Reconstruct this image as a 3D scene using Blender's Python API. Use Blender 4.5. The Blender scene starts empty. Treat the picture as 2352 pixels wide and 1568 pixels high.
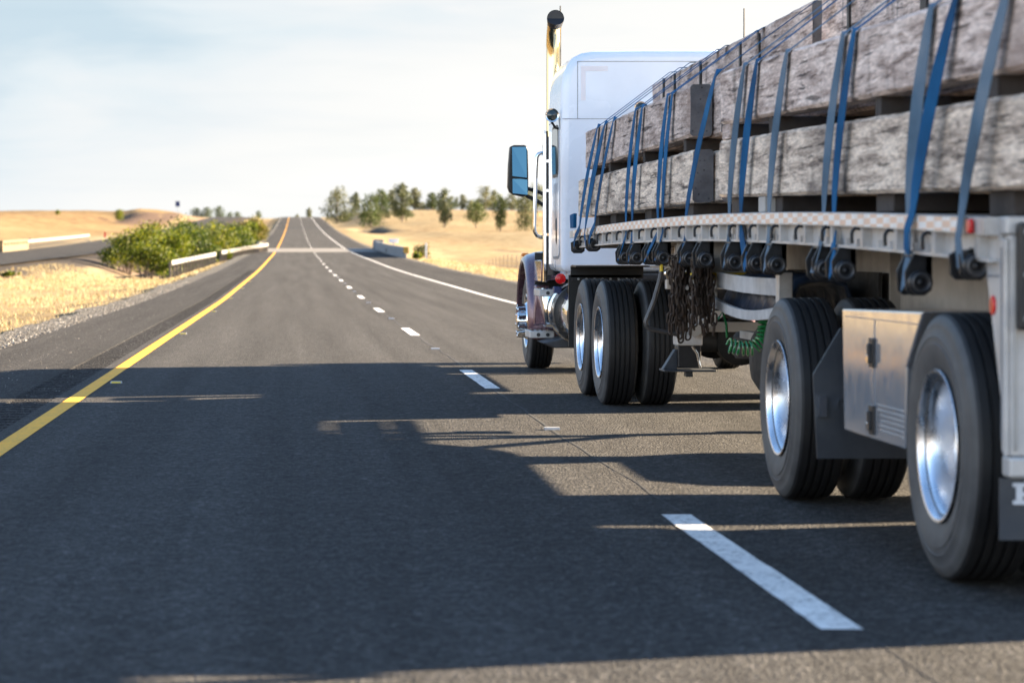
import bpy, math, random
from mathutils import Vector, Matrix

# ------------------------------------------------------------------ scene, camera, light
sc = bpy.context.scene
COL = sc.collection
F = 5553.0                                   # focal length in reference pixels (2352 wide): an 85 mm lens
VX, VY, CH = 677.0, 580.0, 1.28              # where the road direction meets the picture, camera height
cam_d = bpy.data.cameras.new("camera"); cam = bpy.data.objects.new("camera", cam_d); COL.objects.link(cam)
cam.location = (0, 0, CH); cam.rotation_euler = (math.radians(90), 0, 0)
cam_d.sensor_width = 36; cam_d.sensor_fit = 'HORIZONTAL'; cam_d.lens = 85
cam_d.shift_x = (1176 - VX) / 2352; cam_d.shift_y = (VY - 784) / 2352
cam_d.clip_start = 0.2; cam_d.clip_end = 6000
cam_d.dof.use_dof = True; cam_d.dof.focus_distance = 20.5; cam_d.dof.aperture_fstop = 3.2
sc.camera = cam

SUN_EL, SUN_AZ = math.radians(15.0), math.radians(15.5)      # azimuth measured from +X towards +Y
sv = Vector((math.cos(SUN_AZ) * math.cos(SUN_EL), math.sin(SUN_AZ) * math.cos(SUN_EL), math.sin(SUN_EL)))
sun_d = bpy.data.lights.new("sun", 'SUN'); sun = bpy.data.objects.new("sun", sun_d); COL.objects.link(sun)
sun.rotation_euler = sv.to_track_quat('Z', 'Y').to_euler(); sun.location = (60, 20, 40)
sun_d.energy = 5.0; sun_d.angle = math.radians(0.5); sun_d.color = (1.0, 0.80, 0.56)

sc.view_settings.view_transform = 'Standard'; sc.view_settings.look = 'None'
sc.view_settings.exposure = 3.2; sc.view_settings.gamma = 1
sc.cycles.use_denoising = True
sc.cycles.max_bounces = 8; sc.cycles.transparent_max_bounces = 8

W = bpy.data.worlds.new("World"); sc.world = W; W.use_nodes = True
nt = W.node_tree; nt.nodes.clear(); N = nt.nodes.new; L = nt.links.new
sky = N('ShaderNodeTexSky'); sky.sky_type = 'NISHITA'; sky.sun_disc = False
sky.sun_elevation = SUN_EL; sky.sun_rotation = math.radians(90) - SUN_AZ
sky.air_density = 1.0; sky.dust_density = 0.6; sky.ozone_density = 2.5
tc = N('ShaderNodeTexCoord'); sep = N('ShaderNodeSeparateXYZ'); L(tc.outputs['Generated'], sep.inputs[0])
def vmath(op, a, b):
    n = N('ShaderNodeMath'); n.operation = op
    for i, v in enumerate((a, b)):
        if isinstance(v, (int, float)): n.inputs[i].default_value = v
        else: L(v, n.inputs[i])
    return n.outputs[0]
def wnoise(scale, sx, sy, sz, detail=6, rough=.55, dist=0.0):
    m = N('ShaderNodeMapping'); L(tc.outputs['Generated'], m.inputs[0]); m.inputs['Scale'].default_value = (sx, sy, sz)
    n = N('ShaderNodeTexNoise'); n.inputs['Scale'].default_value = scale; n.inputs['Detail'].default_value = detail
    n.inputs['Roughness'].default_value = rough; n.inputs['Distortion'].default_value = dist; L(m.outputs[0], n.inputs[0]); return n.outputs['Fac']
def wramp(fac, pts):
    r = N('ShaderNodeValToRGB'); L(fac, r.inputs[0]); e = r.color_ramp.elements
    e[0].position, e[0].color = pts[0][0], (*pts[0][1], 1); e[1].position, e[1].color = pts[-1][0], (*pts[-1][1], 1)
    for p, c in pts[1:-1]:
        q = e.new(p); q.color = (*c, 1)
    return r.outputs[0]
SKY_K = 0.052
# the low sky: a bright veil of cloud, thinner and bluer to the north-west and with height
el = sep.outputs['Z']
thin = vmath('SUBTRACT', vmath('ADD', vmath('MULTIPLY', el, 6.8), .07), vmath('MULTIPLY', vmath('MAXIMUM', sep.outputs['X'], -.15), 3.2))
thin = vmath('SUBTRACT', thin, vmath('MULTIPLY', vmath('MAXIMUM', vmath('SUBTRACT', vmath('MULTIPLY', sep.outputs['X'], -1), .22), 0), 4.0))
thinv = vmath('ADD', thin, vmath('MULTIPLY', vmath('SUBTRACT', wnoise(8.0, 1.0, 1.0, 4.0, 6, .5, .4), .5), 1.05))
veil = wramp(thinv, [(.0, (.113, .112, .109)), (.40, (.106, .1065, .105)), (.62, (.097, .101, .103)), (.80, (.087, .096, .101)), (1.0, (.068, .083, .093))])
strk = wramp(wnoise(15.0, .6, .6, 7.0, 4, .5), [(.50, (1, 1, 1)), (.72, (.955, .97, .98))])
puff = wramp(wnoise(34.0, 1.0, 1.0, 2.2, 5, .55), [(.60, (0, 0, 0)), (.70, (1, 1, 1))])
pz = wramp(el, [(.094, (0, 0, 0)), (.106, (1, 1, 1))])
mm = N('ShaderNodeMixRGB'); mm.blend_type = 'MULTIPLY'; mm.inputs[0].default_value = 1; L(veil, mm.inputs[1]); L(strk, mm.inputs[2])
pm_ = N('ShaderNodeMixRGB'); L(vmath('MULTIPLY', puff, vmath('MULTIPLY', pz, .55)), pm_.inputs[0]); L(mm.outputs[0], pm_.inputs[1]); pm_.inputs[2].default_value = (.112, .108, .106, 1)
# unseen low sky behind and left of the camera brightened as added fill light
back = vmath('MAXIMUM', vmath('ADD', vmath('MULTIPLY', sep.outputs['Y'], -1.9), vmath('MULTIPLY', sep.outputs['X'], -1.7)), 0)
mm = N('ShaderNodeVectorMath'); mm.operation = 'SCALE'; L(pm_.outputs[0], mm.inputs[0]); L(vmath('ADD', back, 1.0), mm.inputs['Scale'])
skm = N('ShaderNodeMixRGB'); skm.blend_type = 'MULTIPLY'; skm.inputs[0].default_value = 1; L(sky.outputs[0], skm.inputs[1]); skm.inputs[2].default_value = (SKY_K,) * 3 + (1,)
low = wramp(el, [(.12, (1, 1, 1)), (.40, (0, 0, 0))])
cl = N('ShaderNodeMixRGB'); L(low, cl.inputs[0]); L(skm.outputs[0], cl.inputs[1]); L(mm.outputs[0], cl.inputs[2])
bg = N('ShaderNodeBackground'); bg.inputs[1].default_value = 1.0; L(cl.outputs[0], bg.inputs[0])
wo = N('ShaderNodeOutputWorld'); L(bg.outputs[0], wo.inputs[0])

# ------------------------------------------------------------------ helpers
R = random.Random(7)
def at(px, py, Y): return Vector(((px - VX) * Y / F, Y, CH - (py - VY) * Y / F))
def interp(tab, t):
    if t <= tab[0][0]: return tab[0][1]
    for (a, va), (b, vb) in zip(tab, tab[1:]):
        if t <= b:
            u = (t - a) / (b - a); return va + (vb - va) * u
    return tab[-1][1]
def hermite(tab):
    n = len(tab); m = []
    for i in range(n):
        a = tab[max(0, i - 1)]; b = tab[min(n - 1, i + 1)]; m.append((b[1] - a[1]) / (b[0] - a[0]))
    def f(t):
        if t <= tab[0][0]: return tab[0][1]
        if t >= tab[-1][0]: return tab[-1][1]
        for i in range(n - 1):
            x0, y0 = tab[i]; x1, y1 = tab[i + 1]
            if t <= x1:
                h = x1 - x0; u = (t - x0) / h
                return (2*u**3-3*u*u+1)*y0 + (u**3-2*u*u+u)*h*m[i] + (-2*u**3+3*u*u)*y1 + (u**3-u*u)*h*m[i+1]
    return f
def sstep(a, b, x):
    u = min(1, max(0, (x - a) / (b - a))); return u * u * (3 - 2 * u)

class MB:
    def __init__(s): s.v = []; s.f = []; s.mi = []
    def add(s, vs, fs, mi=0):
        o = len(s.v); s.v += [tuple(v) for v in vs]; s.f += [tuple(i + o for i in f) for f in fs]; s.mi += [mi] * len(fs); return s
    def box(s, x0, x1, y0, y1, z0, z1, mi=0):
        return s.add([(x0,y0,z0),(x1,y0,z0),(x1,y1,z0),(x0,y1,z0),(x0,y0,z1),(x1,y0,z1),(x1,y1,z1),(x0,y1,z1)],
                     [(0,3,2,1),(4,5,6,7),(0,1,5,4),(1,2,6,5),(2,3,7,6),(3,0,4,7)], mi)
    def prism(s, pts, axis, a, b, mi=0):
        """polygon in the other two axes (in x,y,z order) extruded along axis from a to b"""
        def p(u, w, t): return {'x': (t, u, w), 'y': (u, t, w), 'z': (u, w, t)}[axis]
        n = len(pts); vs = [p(u, w, a) for u, w in pts] + [p(u, w, b) for u, w in pts]
        area = sum(pts[i][0]*pts[(i+1)%n][1]-pts[(i+1)%n][0]*pts[i][1] for i in range(n))
        flip = (area > 0) == (axis in 'xz')
        if b < a: flip = not flip
        fs = [tuple(range(n)), tuple(range(2*n-1, n-1, -1))] + [(i, i+n, (i+1)%n+n, (i+1)%n) for i in range(n)]
        if flip: fs = [tuple(reversed(f)) for f in fs]
        return s.add(vs, fs, mi)
    def tube(s, path, r, n=10, cap=True, mi=0, closed=False):
        P = [Vector(p) for p in path]; m = len(P); rs = r if isinstance(r, (list, tuple)) else [r] * m
        vs = []; prev = None
        for i, p in enumerate(P):
            if closed: t = P[(i+1) % m] - P[i-1]
            else: t = (P[min(m-1, i+1)] - P[max(0, i-1)])
            t.normalize()
            if prev is None:
                a = Vector((0,0,1)) if abs(t.z) < .9 else Vector((1,0,0)); u = t.cross(a).normalized()
            else: u = (prev - t * prev.dot(t)).normalized()
            w = t.cross(u); prev = u
            for k in range(n):
                an = 2*math.pi*k/n; vs.append(p + (u*math.cos(an) + w*math.sin(an)) * rs[i])
        fs = []
        for i in range(m if closed else m - 1):
            j = (i + 1) % m
            for k in range(n): fs.append((i*n+k, i*n+(k+1)%n, j*n+(k+1)%n, j*n+k))
        if cap and not closed: fs += [tuple(range(n-1, -1, -1)), tuple(range((m-1)*n, m*n))]
        return s.add(vs, fs, mi)
    def lathe(s, prof, c, axis='x', n=48, mi=None, closed=False):
        """profile of (along axis, radius)"""
        c = Vector(c); vs = []
        for a, r in prof:
            for k in range(n):
                t = 2*math.pi*k/n; ca, sa = math.cos(t)*r, math.sin(t)*r
                vs.append(c + Vector({'x': (a, ca, sa), 'y': (ca, a, sa), 'z': (ca, sa, a)}[axis]))
        m = len(prof); fs = []; mis = []
        for i in range(m - 1 + (1 if closed else 0)):
            j = (i + 1) % m
            for k in range(n):
                q = (i*n+k, i*n+(k+1)%n, j*n+(k+1)%n, j*n+k)
                fs.append(q if axis == 'y' else tuple(reversed(q))); mis.append(mi[i] if mi else 0)
        o = len(s.v); s.v += [tuple(v) for v in vs]; s.f += [tuple(i + o for i in f) for f in fs]; s.mi += mis
        return s
    def sweepY(s, prof, Ys, zf, cap=True, mi=0):
        n = len(prof); vs = []
        for y in Ys:
            z = zf(y); vs += [(x, y, z + dz) for x, dz in prof]
        fs = [(i*n+k, i*n+(k+1)%n, (i+1)*n+(k+1)%n, (i+1)*n+k) for i in range(len(Ys)-1) for k in range(n)]
        if cap: fs += [tuple(range(n-1,-1,-1)), tuple(range((len(Ys)-1)*n, len(Ys)*n))]
        return s.add(vs, fs, mi)
    def ribbon(s, path, dirs, w, th=.004, mi=0):
        P = [Vector(p) for p in path]; m = len(P); vs = []
        for i, p in enumerate(P):
            t = (P[min(m-1,i+1)] - P[max(0,i-1)]).normalized(); d = Vector(dirs[i]); d = (d - t*d.dot(t)).normalized(); nn = t.cross(d)
            ww = w[i] if isinstance(w, (list, tuple)) else w
            for a, b in ((-1,-1),(1,-1),(1,1),(-1,1)): vs.append(p + d*(a*ww/2) + nn*(b*th/2))
        fs = [(i*4+k, i*4+(k+1)%4, i*4+4+(k+1)%4, i*4+4+k) for i in range(m-1) for k in range(4)]
        fs += [(3,2,1,0), tuple((m-1)*4+k for k in range(4))]
        return s.add(vs, fs, mi)
    def build(s, name, mats, parent=None, smooth=35, bevel=0, seg=2, loc=None, recalc=False):
        me = bpy.data.meshes.new(name); me.from_pydata(s.v, [], s.f); me.update()
        for m in (mats if isinstance(mats, (list, tuple)) else [mats]): me.materials.append(m)
        if any(s.mi): me.polygons.foreach_set('material_index', s.mi)
        if recalc:
            import bmesh
            bm = bmesh.new(); bm.from_mesh(me); bmesh.ops.recalc_face_normals(bm, faces=bm.faces); bm.to_mesh(me); bm.free()
        if smooth:
            me.shade_smooth(); me.set_sharp_from_angle(angle=math.radians(smooth))
        o = bpy.data.objects.new(name, me); COL.objects.link(o)
        if loc is not None: o.location = loc
        if parent is not None:
            o.parent = parent
        if bevel:
            b = o.modifiers.new("bevel", 'BEVEL'); b.width = bevel; b.segments = seg; b.limit_method = 'ANGLE'; b.angle_limit = math.radians(40); b.harden_normals = False
        return o
def tag(o, label, cat, group=None, kind=None):
    o['label'] = label; o['category'] = cat
    if group: o['group'] = group
    if kind: o['kind'] = kind
    return o
def structure(o): o['kind'] = 'structure'; return o
def empty(name, loc=(0,0,0), parent=None):
    o = bpy.data.objects.new(name, None); COL.objects.link(o); o.location = loc; o.empty_display_size = .2
    if parent is not None: o.parent = parent
    return o
KIDS = {}
def copy_tree(o, parent=None):
    c = o.copy(); COL.objects.link(c); c.parent = parent
    for ch in [x for x in COL.objects if x.parent == o]: copy_tree(ch, c)
    return c

# ------------------------------------------------------------------ materials
class Mat:
    def __init__(s, name):
        s.m = bpy.data.materials.new(name); s.m.use_nodes = True; s.t = s.m.node_tree; s.b = s.t.nodes['Principled BSDF']; s.tc = None
    def n(s, k): return s.t.nodes.new(k)
    def l(s, a, b): s.t.links.new(a, b)
    def coord(s, scale=(1,1,1), kind='Object', rot=(0,0,0)):
        if s.tc is None: s.tc = s.n('ShaderNodeTexCoord')
        m = s.n('ShaderNodeMapping'); m.inputs['Scale'].default_value = scale; m.inputs['Rotation'].default_value = rot; s.l(s.tc.outputs[kind], m.inputs[0]); return m.outputs[0]
    def noise(s, scale, co=None, detail=4, rough=.55, dist=0):
        n = s.n('ShaderNodeTexNoise'); n.inputs['Scale'].default_value = scale; n.inputs['Detail'].default_value = detail; n.inputs['Roughness'].default_value = rough
        n.inputs['Distortion'].default_value = dist; s.l(co if co is not None else s.coord(), n.inputs[0]); return n.outputs['Fac']
    def voro(s, scale, co=None, feat='F1', out='Distance'):
        n = s.n('ShaderNodeTexVoronoi'); n.feature = feat; n.inputs['Scale'].default_value = scale; s.l(co if co is not None else s.coord(), n.inputs[0]); return n.outputs[out]
    def ramp(s, fac, pts, interp='LINEAR'):
        r = s.n('ShaderNodeValToRGB'); s.l(fac, r.inputs[0]); r.color_ramp.interpolation = interp; e = r.color_ramp.elements
        c4 = lambda c: (*(c if isinstance(c, tuple) else (c,)*3), 1)
        e[0].position, e[0].color = pts[0][0], c4(pts[0][1]); e[1].position, e[1].color = pts[-1][0], c4(pts[-1][1])
        for p, c in pts[1:-1]: e.new(p).color = c4(c)
        return r.outputs[0]
    def mix(s, a, b, fac, mode='MIX'):
        n = s.n('ShaderNodeMixRGB'); n.blend_type = mode
        for i, v in ((0, fac), (1, a), (2, b)):
            if isinstance(v, (int, float)): n.inputs[i].default_value = v if i == 0 else (v, v, v, 1)
            elif isinstance(v, tuple): n.inputs[i].default_value = (*v, 1)
            else: s.l(v, n.inputs[i])
        return n.outputs[0]
    def math(s, op, a, b=0):
        n = s.n('ShaderNodeMath'); n.operation = op
        for i, v in enumerate((a, b)):
            if isinstance(v, (int, float)): n.inputs[i].default_value = v
            else: s.l(v, n.inputs[i])
        return n.outputs[0]
    def color(s, c):
        if isinstance(c, tuple): s.b.inputs['Base Color'].default_value = (*c, 1)
        else: s.l(c, s.b.inputs['Base Color'])
        return s
    def set(s, rough=None, metal=None, spec=None, coat=None):
        for k, v in (('Roughness', rough), ('Metallic', metal), ('Specular IOR Level', spec), ('Coat Weight', coat)):
            if v is None: continue
            if isinstance(v, (int, float)): s.b.inputs[k].default_value = v
            else: s.l(v, s.b.inputs[k])
        return s
    def bump(s, h, dist, strength=1.0):
        n = s.n('ShaderNodeBump'); n.inputs['Strength'].default_value = strength; n.inputs['Distance'].default_value = dist
        s.l(h, n.inputs['Height']); s.l(n.outputs[0], s.b.inputs['Normal']); return s

def worn(name, c, rough=.5, metal=0, spec=.5, var=.25, scale=4, coat=0, dirt=None):
    m = Mat(name); nz = m.noise(scale, detail=6, rough=.6)
    lo = tuple(x * (1 - var) for x in c); hi = tuple(min(1, x * (1 + var * .5)) for x in c)
    col = m.ramp(nz, [(.3, lo), (.7, hi)])
    if dirt: col = m.mix(col, dirt, m.ramp(m.noise(scale * .6, detail=8, rough=.7), [(.5, 0.0), (.75, .75)]))
    m.color(col); m.set(rough=m.ramp(m.noise(scale * 2.3), [(.3, max(.02, rough - .1)), (.7, min(1, rough + .12))]), metal=metal, spec=spec, coat=coat); return m.m

def asphalt(name, base, warm, speck=1.0):
    m = Mat(name); co = m.coord(kind='Object')
    fine = m.voro(80, co, out='Color'); fg = m.ramp(fine, [(.1, .50), (.55, .95), (.86, 1.25), (1.0, 2.5 * speck)])
    fg = m.mix(fg, m.ramp(m.voro(38, co, out='Color'), [(.1, .70), (.7, 1.05), (1.0, 1.7 * speck)]), 1.0, 'MULTIPLY')
    fg = m.mix(fg, m.ramp(m.noise(11, co, detail=5, rough=.75), [(.3, .80), (.7, 1.22)]), 1.0, 'MULTIPLY')
    wide = m.noise(1.0, m.coord((2.2, .045, 1)), detail=4); wc = m.ramp(wide, [(.3, .72), (.7, 1.2)])
    mid = m.ramp(m.noise(3.0, co, detail=6, rough=.7), [(.3, .86), (.7, 1.12)])
    col = m.mix(m.ramp(m.noise(28, co, detail=3), [(.35, base), (.65, warm)]), fg, 1.0, 'MULTIPLY')
    pick = m.ramp(m.voro(34, co, out='Color'), [(.86, 0.0), (.88, 1.0)]); dot = m.ramp(m.voro(34, co), [(.16, 1.0), (.26, 0.0)])
    col = m.mix(col, (.19, .185, .175), m.math('MULTIPLY', m.math('MULTIPLY', pick, dot), .8 * speck))
    pit = m.ramp(m.voro(21, co), [(.05, .35), (.16, 1.0)]); col = m.mix(col, pit, .8, 'MULTIPLY')
    col = m.mix(m.mix(col, wc, 1.0, 'MULTIPLY'), mid, 1.0, 'MULTIPLY')
    m.color(col); m.set(rough=.92, spec=.12)
    m.bump(m.mix(m.voro(60, co), m.noise(32, co, detail=4), .5), .014, 1.0); return m.m
M_ASPH = asphalt('asphalt', (.047, .0455, .0445), (.066, .0635, .060))
M_SHLD = asphalt('shoulder_asphalt', (.034, .033, .0325), (.047, .0445, .042), 1.3)
M_CONC_RD = worn('bridge_concrete', (.15, .14, .125), .85, scale=1.5)
def paint(name, c, wear):
    m = Mat(name); co = m.coord(kind='Object')
    w = m.math('MULTIPLY', m.ramp(m.noise(38, co, detail=6, rough=.7), [(.47, 0.0), (.58, 1.0)]), m.ramp(m.noise(5, co, detail=4), [(.36, 0.0), (.60, 1.0)]))
    m.color(m.mix(m.ramp(m.noise(14, co, detail=5), [(.3, tuple(x*.84 for x in c)), (.7, c)]), (.12, .12, .12), m.math('MULTIPLY', w, wear)))
    m.set(rough=.7, spec=.3); m.bump(m.voro(95, co), .004, .5); return m.m
M_WHITE_P = paint('white_road_paint', (.84, .83, .80), .75)
M_YEL_P = paint('yellow_road_paint', (.95, .45, .022), .35)
M_CRACK = worn('crack_tar', (.012, .012, .013), .8)
def gravel_mat():
    m = Mat('gravel'); co = m.coord()
    c = m.ramp(m.voro(22, co, out='Color'), [(.0, (.03,.028,.026)), (.5, (.085,.08,.072)), (1.0, (.24,.225,.20))])
    m.color(m.mix(c, (.07,.065,.058), .25)); m.set(rough=.95, spec=.15); m.bump(m.voro(22, co), .03, .9); return m.m
M_GRAVEL = gravel_mat()
def stone_mat():
    m = Mat('stone_chips'); g = m.n('ShaderNodeNewGeometry')
    m.color(m.ramp(g.outputs['Random Per Island'], [(.0, (.05,.045,.04)), (.6, (.13,.12,.11)), (1.0, (.34,.32,.29))])); m.set(rough=.9, spec=.2); return m.m
M_STONE = stone_mat()
def field_mat():
    m = Mat('dry_field'); co = m.coord(kind='Object')
    a = m.noise(.022, m.coord((1, .35, 1)), detail=8, rough=.6, dist=.8)
    b = m.noise(.5, m.coord((1, .3, 1)), detail=8, rough=.7)
    c = m.noise(7, co, detail=6, rough=.75)
    col = m.ramp(a, [(.30, (.15, .10, .055)), (.45, (.24, .17, .088)), (.56, (.30, .23, .125)), (.70, (.38, .32, .21))])
    col = m.mix(col, m.ramp(b, [(.3, (.16, .105, .055)), (.7, (.38, .31, .185))]), .5)
    col = m.mix(col, m.ramp(c, [(.25, .62), (.75, 1.2)]), 1.0, 'MULTIPLY')
    # bare earth: on the steep cut faces and in scattered patches
    g = m.n('ShaderNodeNewGeometry'); sx = m.n('ShaderNodeSeparateXYZ'); m.l(g.outputs['Normal'], sx.inputs[0])
    steep = m.ramp(m.math('ADD', sx.outputs['Z'], m.math('MULTIPLY', m.math('SUBTRACT', b, .5), .12)), [(.93, 1.0), (.985, 0.0)])
    col = m.mix(col, m.ramp(c, [(.3, (.085, .058, .046)), (.7, (.135, .095, .072))]), steep)
    # gravelly bank between the median grass and the opposite road
    ox = m.n('ShaderNodeSeparateXYZ'); m.l(co, ox.inputs[0]); xx = m.math('ADD', ox.outputs['X'], m.math('MULTIPLY', m.math('SUBTRACT', b, .5), 3.0))
    gb = m.ramp(m.math('MULTIPLY', m.math('ADD', xx, 30.0), 1/30.0), [(.0, 0.0), (.36, 0.0), (.365, 1.0), (.475, 1.0), (.52, 0.0)])
    col = m.mix(col, m.ramp(c, [(.3, (.040, .034, .029)), (.7, (.075, .064, .055))]), gb)
    # tanner cut grass beyond the opposite road, and ragged patches: bare eroded earth at left, darker ground tones at right
    left = m.ramp(m.math('MULTIPLY', m.math('ADD', ox.outputs['X'], 60.0), 1/60.0), [(.44, 1.0), (.50, 0.0)])
    col = m.mix(col, m.mix(col, (.72, .66, .60), 1.0, 'MULTIPLY'), left)
    def patch(cx, cy, rx, ry, tone):
        nonlocal col
        dx = m.math('MULTIPLY', m.math('ADD', ox.outputs['X'], -cx), 1/rx); dy = m.math('MULTIPLY', m.math('ADD', ox.outputs['Y'], -cy), 1/ry)
        d = m.math('SQRT', m.math('ADD', m.math('MULTIPLY', dx, dx), m.math('MULTIPLY', dy, dy)))
        d = m.math('ADD', d, m.math('MULTIPLY', m.math('SUBTRACT', m.noise(.35, co, detail=6, rough=.7), .5), 2.2))
        col = m.mix(col, m.ramp(c, [(.3, tuple(t*.7 for t in tone)), (.7, tone)]), m.ramp(d, [(.75, .9), (1.15, 0.0)]))
    patch(-39, 618, 7, 55, (.115, .078, .062)); patch(-34, 655, 2.2, 40, (.10, .07, .055)); patch(16.6, 522, 3.4, 26, (.075, .066, .055)); patch(34, 380, 6, 16, (.13, .10, .075)); patch(24, 300, 5, 9, (.19, .14, .09)); patch(-55, 520, 9, 22, (.12, .085, .06))
    m.color(col); m.set(rough=1, spec=.05); m.bump(m.mix(b, c, .5), .12, .6); return m.m
M_FIELD = field_mat()
def blade_mat():
    m = Mat('dry_grass_blades'); g = m.n('ShaderNodeNewGeometry'); tr = m.n('ShaderNodeBsdfTranslucent'); mx = m.n('ShaderNodeMixShader')
    c = m.ramp(g.outputs['Random Per Island'], [(0, (.20, .14, .065)), (.5, (.36, .28, .14)), (1, (.50, .43, .27))])
    m.color(c); m.set(rough=.8, spec=.1); m.l(c, tr.inputs[0]); mx.inputs[0].default_value = .35
    out = m.t.nodes['Material Output']; m.l(m.b.outputs[0], mx.inputs[1]); m.l(tr.outputs[0], mx.inputs[2]); m.l(mx.outputs[0], out.inputs[0]); return m.m
M_BLADE = blade_mat()
def leaf_mat(name, a, b, c, trans=.3):
    m = Mat(name); g = m.n('ShaderNodeNewGeometry'); oi = m.n('ShaderNodeObjectInfo'); tr = m.n('ShaderNodeBsdfTranslucent'); mx = m.n('ShaderNodeMixShader')
    col = m.ramp(g.outputs['Random Per Island'], [(0, a), (.5, b), (1, c)])
    col = m.mix(col, m.ramp(m.noise(.8, detail=3), [(.35, .6), (.65, 1.25)]), 1.0, 'MULTIPLY')
    col = m.mix(col, m.ramp(oi.outputs['Random'], [(0, (.8, .85, .8)), (1, (1.2, 1.1, .95))]), 1.0, 'MULTIPLY')
    m.color(col); m.set(rough=.6, spec=.3); m.l(col, tr.inputs[0]); mx.inputs[0].default_value = trans
    out = m.t.nodes['Material Output']; m.l(m.b.outputs[0], mx.inputs[1]); m.l(tr.outputs[0], mx.inputs[2]); m.l(mx.outputs[0], out.inputs[0]); return m.m
M_LEAF_T = leaf_mat('tree_leaves', (.052, .062, .024), (.082, .095, .034), (.13, .135, .055))
M_LEAF_G = leaf_mat('green_leaves', (.030, .048, .012), (.052, .080, .016), (.085, .105, .024))
M_LEAF_B = leaf_mat('bush_leaves', (.018, .036, .003), (.082, .116, .005), (.24, .245, .012), .42)
M_LEAF_D = leaf_mat('dark_bush_leaves', (.012, .028, .004), (.030, .058, .006), (.11, .14, .010), .35)
M_LEAF_R = leaf_mat('autumn_leaves', (.060, .066, .008), (.120, .118, .012), (.20, .15, .02), .4)
M_BARK = worn('bark', (.16, .12, .09), .9, scale=6)
M_RUBBER = None
def rubber(name, c, rough, dust):
    m = Mat(name); co = m.coord()
    col = m.mix(m.ramp(m.noise(9, co, detail=5), [(.3, tuple(x*.75 for x in c)), (.7, tuple(x*1.25 for x in c))]), dust, m.ramp(m.noise(3.2, co, detail=6, rough=.65), [(.42, 0.0), (.75, .55)]))
    m.color(col); m.set(rough=rough, spec=.4); return m.m
M_SIDEW = rubber('tyre_sidewall', (.062, .062, .063), .55, (.12, .115, .105))
M_TREAD = rubber('tyre_tread', (.013, .013, .014), .62, (.030, .029, .027))
M_CHROME = Mat('chrome').color((.82, .83, .84)).set(rough=.06, metal=1).m
M_GOLD = Mat('field_reflection_chrome').color((.66, .56, .34)).set(rough=.10, metal=1).m  # golden reflection of the field put into the chrome's base colour
def brushed(name, c, rough):
    m = Mat(name); co = m.coord((1, 1, 1)); m.color(m.ramp(m.noise(6, co, detail=5), [(.3, tuple(x*.85 for x in c)), (.7, c)]))
    m.set(rough=m.ramp(m.noise(14, co, detail=4), [(.3, rough*.7), (.7, rough*1.5)]), metal=1); return m.m
M_ALU_RIM = brushed('polished_aluminium_rim', (.80, .81, .84), .28)
M_ALU_BOX = brushed('polished_aluminium_box', (.88, .90, .95), .12); M_ALU_BOX.node_tree.nodes['Principled BSDF'].inputs['Metallic'].default_value = .82
M_ALU = worn('dull_aluminium', (.52, .51, .50), .45, metal=.35, var=.18, scale=5, dirt=(.25, .22, .19))
M_ALU_D = worn('frame_aluminium', (.42, .40, .37), .6, metal=.1, var=.2, scale=2, dirt=(.16, .14, .12))
M_WHITE = worn('white_truck_paint', (.74, .82, .93), .22, spec=.5, var=.08, scale=1.2, coat=.5)
M_SEAM = worn('panel_seam', (.20, .21, .23), .6)
M_MARK = worn('decal_ghost', (.80, .785, .83), .4, var=.05)
M_MAROON = worn('maroon_metallic_paint', (.13, .070, .092), .25, metal=.5, var=.15, coat=.8)
M_BLACK = worn('black_plastic', (.012, .012, .013), .45, var=.3)
M_BLACKM = worn('black_steel', (.018, .018, .020), .4, metal=.2, var=.3, scale=12)
M_COLLAR = worn('worn_steel_collar', (.085, .085, .09), .4, metal=.6)
M_DARK = worn('dark_chassis', (.020, .019, .018), .7, scale=6, dirt=(.06, .05, .04))
M_FLAP = worn('rubber_flap', (.028, .034, .044), .5, scale=3, var=.3, dirt=(.06, .065, .07))
M_FLAPW = worn('flap_white_letter', (.62, .63, .65), .6)
M_RED = worn('red_lens', (.55, .008, .012), .18, var=.1)
M_AMBER = worn('amber_lens', (.7, .22, .03), .2, var=.1)
M_GLASS = Mat('tinted_glass').color((.02, .035, .04)).set(rough=.03, spec=.8).m
def mirror_mat():
    m = Mat('mirror_glass'); m.color((.13, .24, .28)); m.set(rough=.03, metal=1); return m.m
M_MIRROR = mirror_mat()
M_RUST = worn('rusty_chain', (.050, .032, .022), .6, metal=.5, var=.5, scale=20)
M_GREEN = worn('green_air_hose', (.02, .20, .06), .2, var=.1, coat=.5)
M_YEL = worn('yellow_webbing', (.72, .50, .02), .6, var=.15)
M_LTWOOD = worn('pale_rack_board', (.50, .49, .48), .8, var=.22, scale=7, dirt=(.3, .29, .29))
M_TARP = worn('dark_blue_tarp', (.015, .028, .055), .4, scale=9)
M_CONC = worn('pale_concrete', (.115, .085, .045), .85, scale=2)
M_CONC_G = worn('grey_concrete', (.20, .215, .225), .85, scale=1.2, dirt=(.09, .09, .09))
M_RAILW = worn('white_guardrail', (.25, .245, .225), .5, metal=.1, var=.1)
M_POSTW = worn('weathered_post', (.20, .15, .11), .9)
M_BLUESIGN = worn('dark_blue_sign', (.02, .035, .12), .5)
M_WSIGN = worn('white_sign', (.75, .75, .78), .5, var=.05)
M_RPM = worn('marker_plastic', (.42, .42, .42), .5)
M_SIGNG = worn('galvanised_sign_post', (.35, .36, .36), .5, metal=.4)
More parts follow.
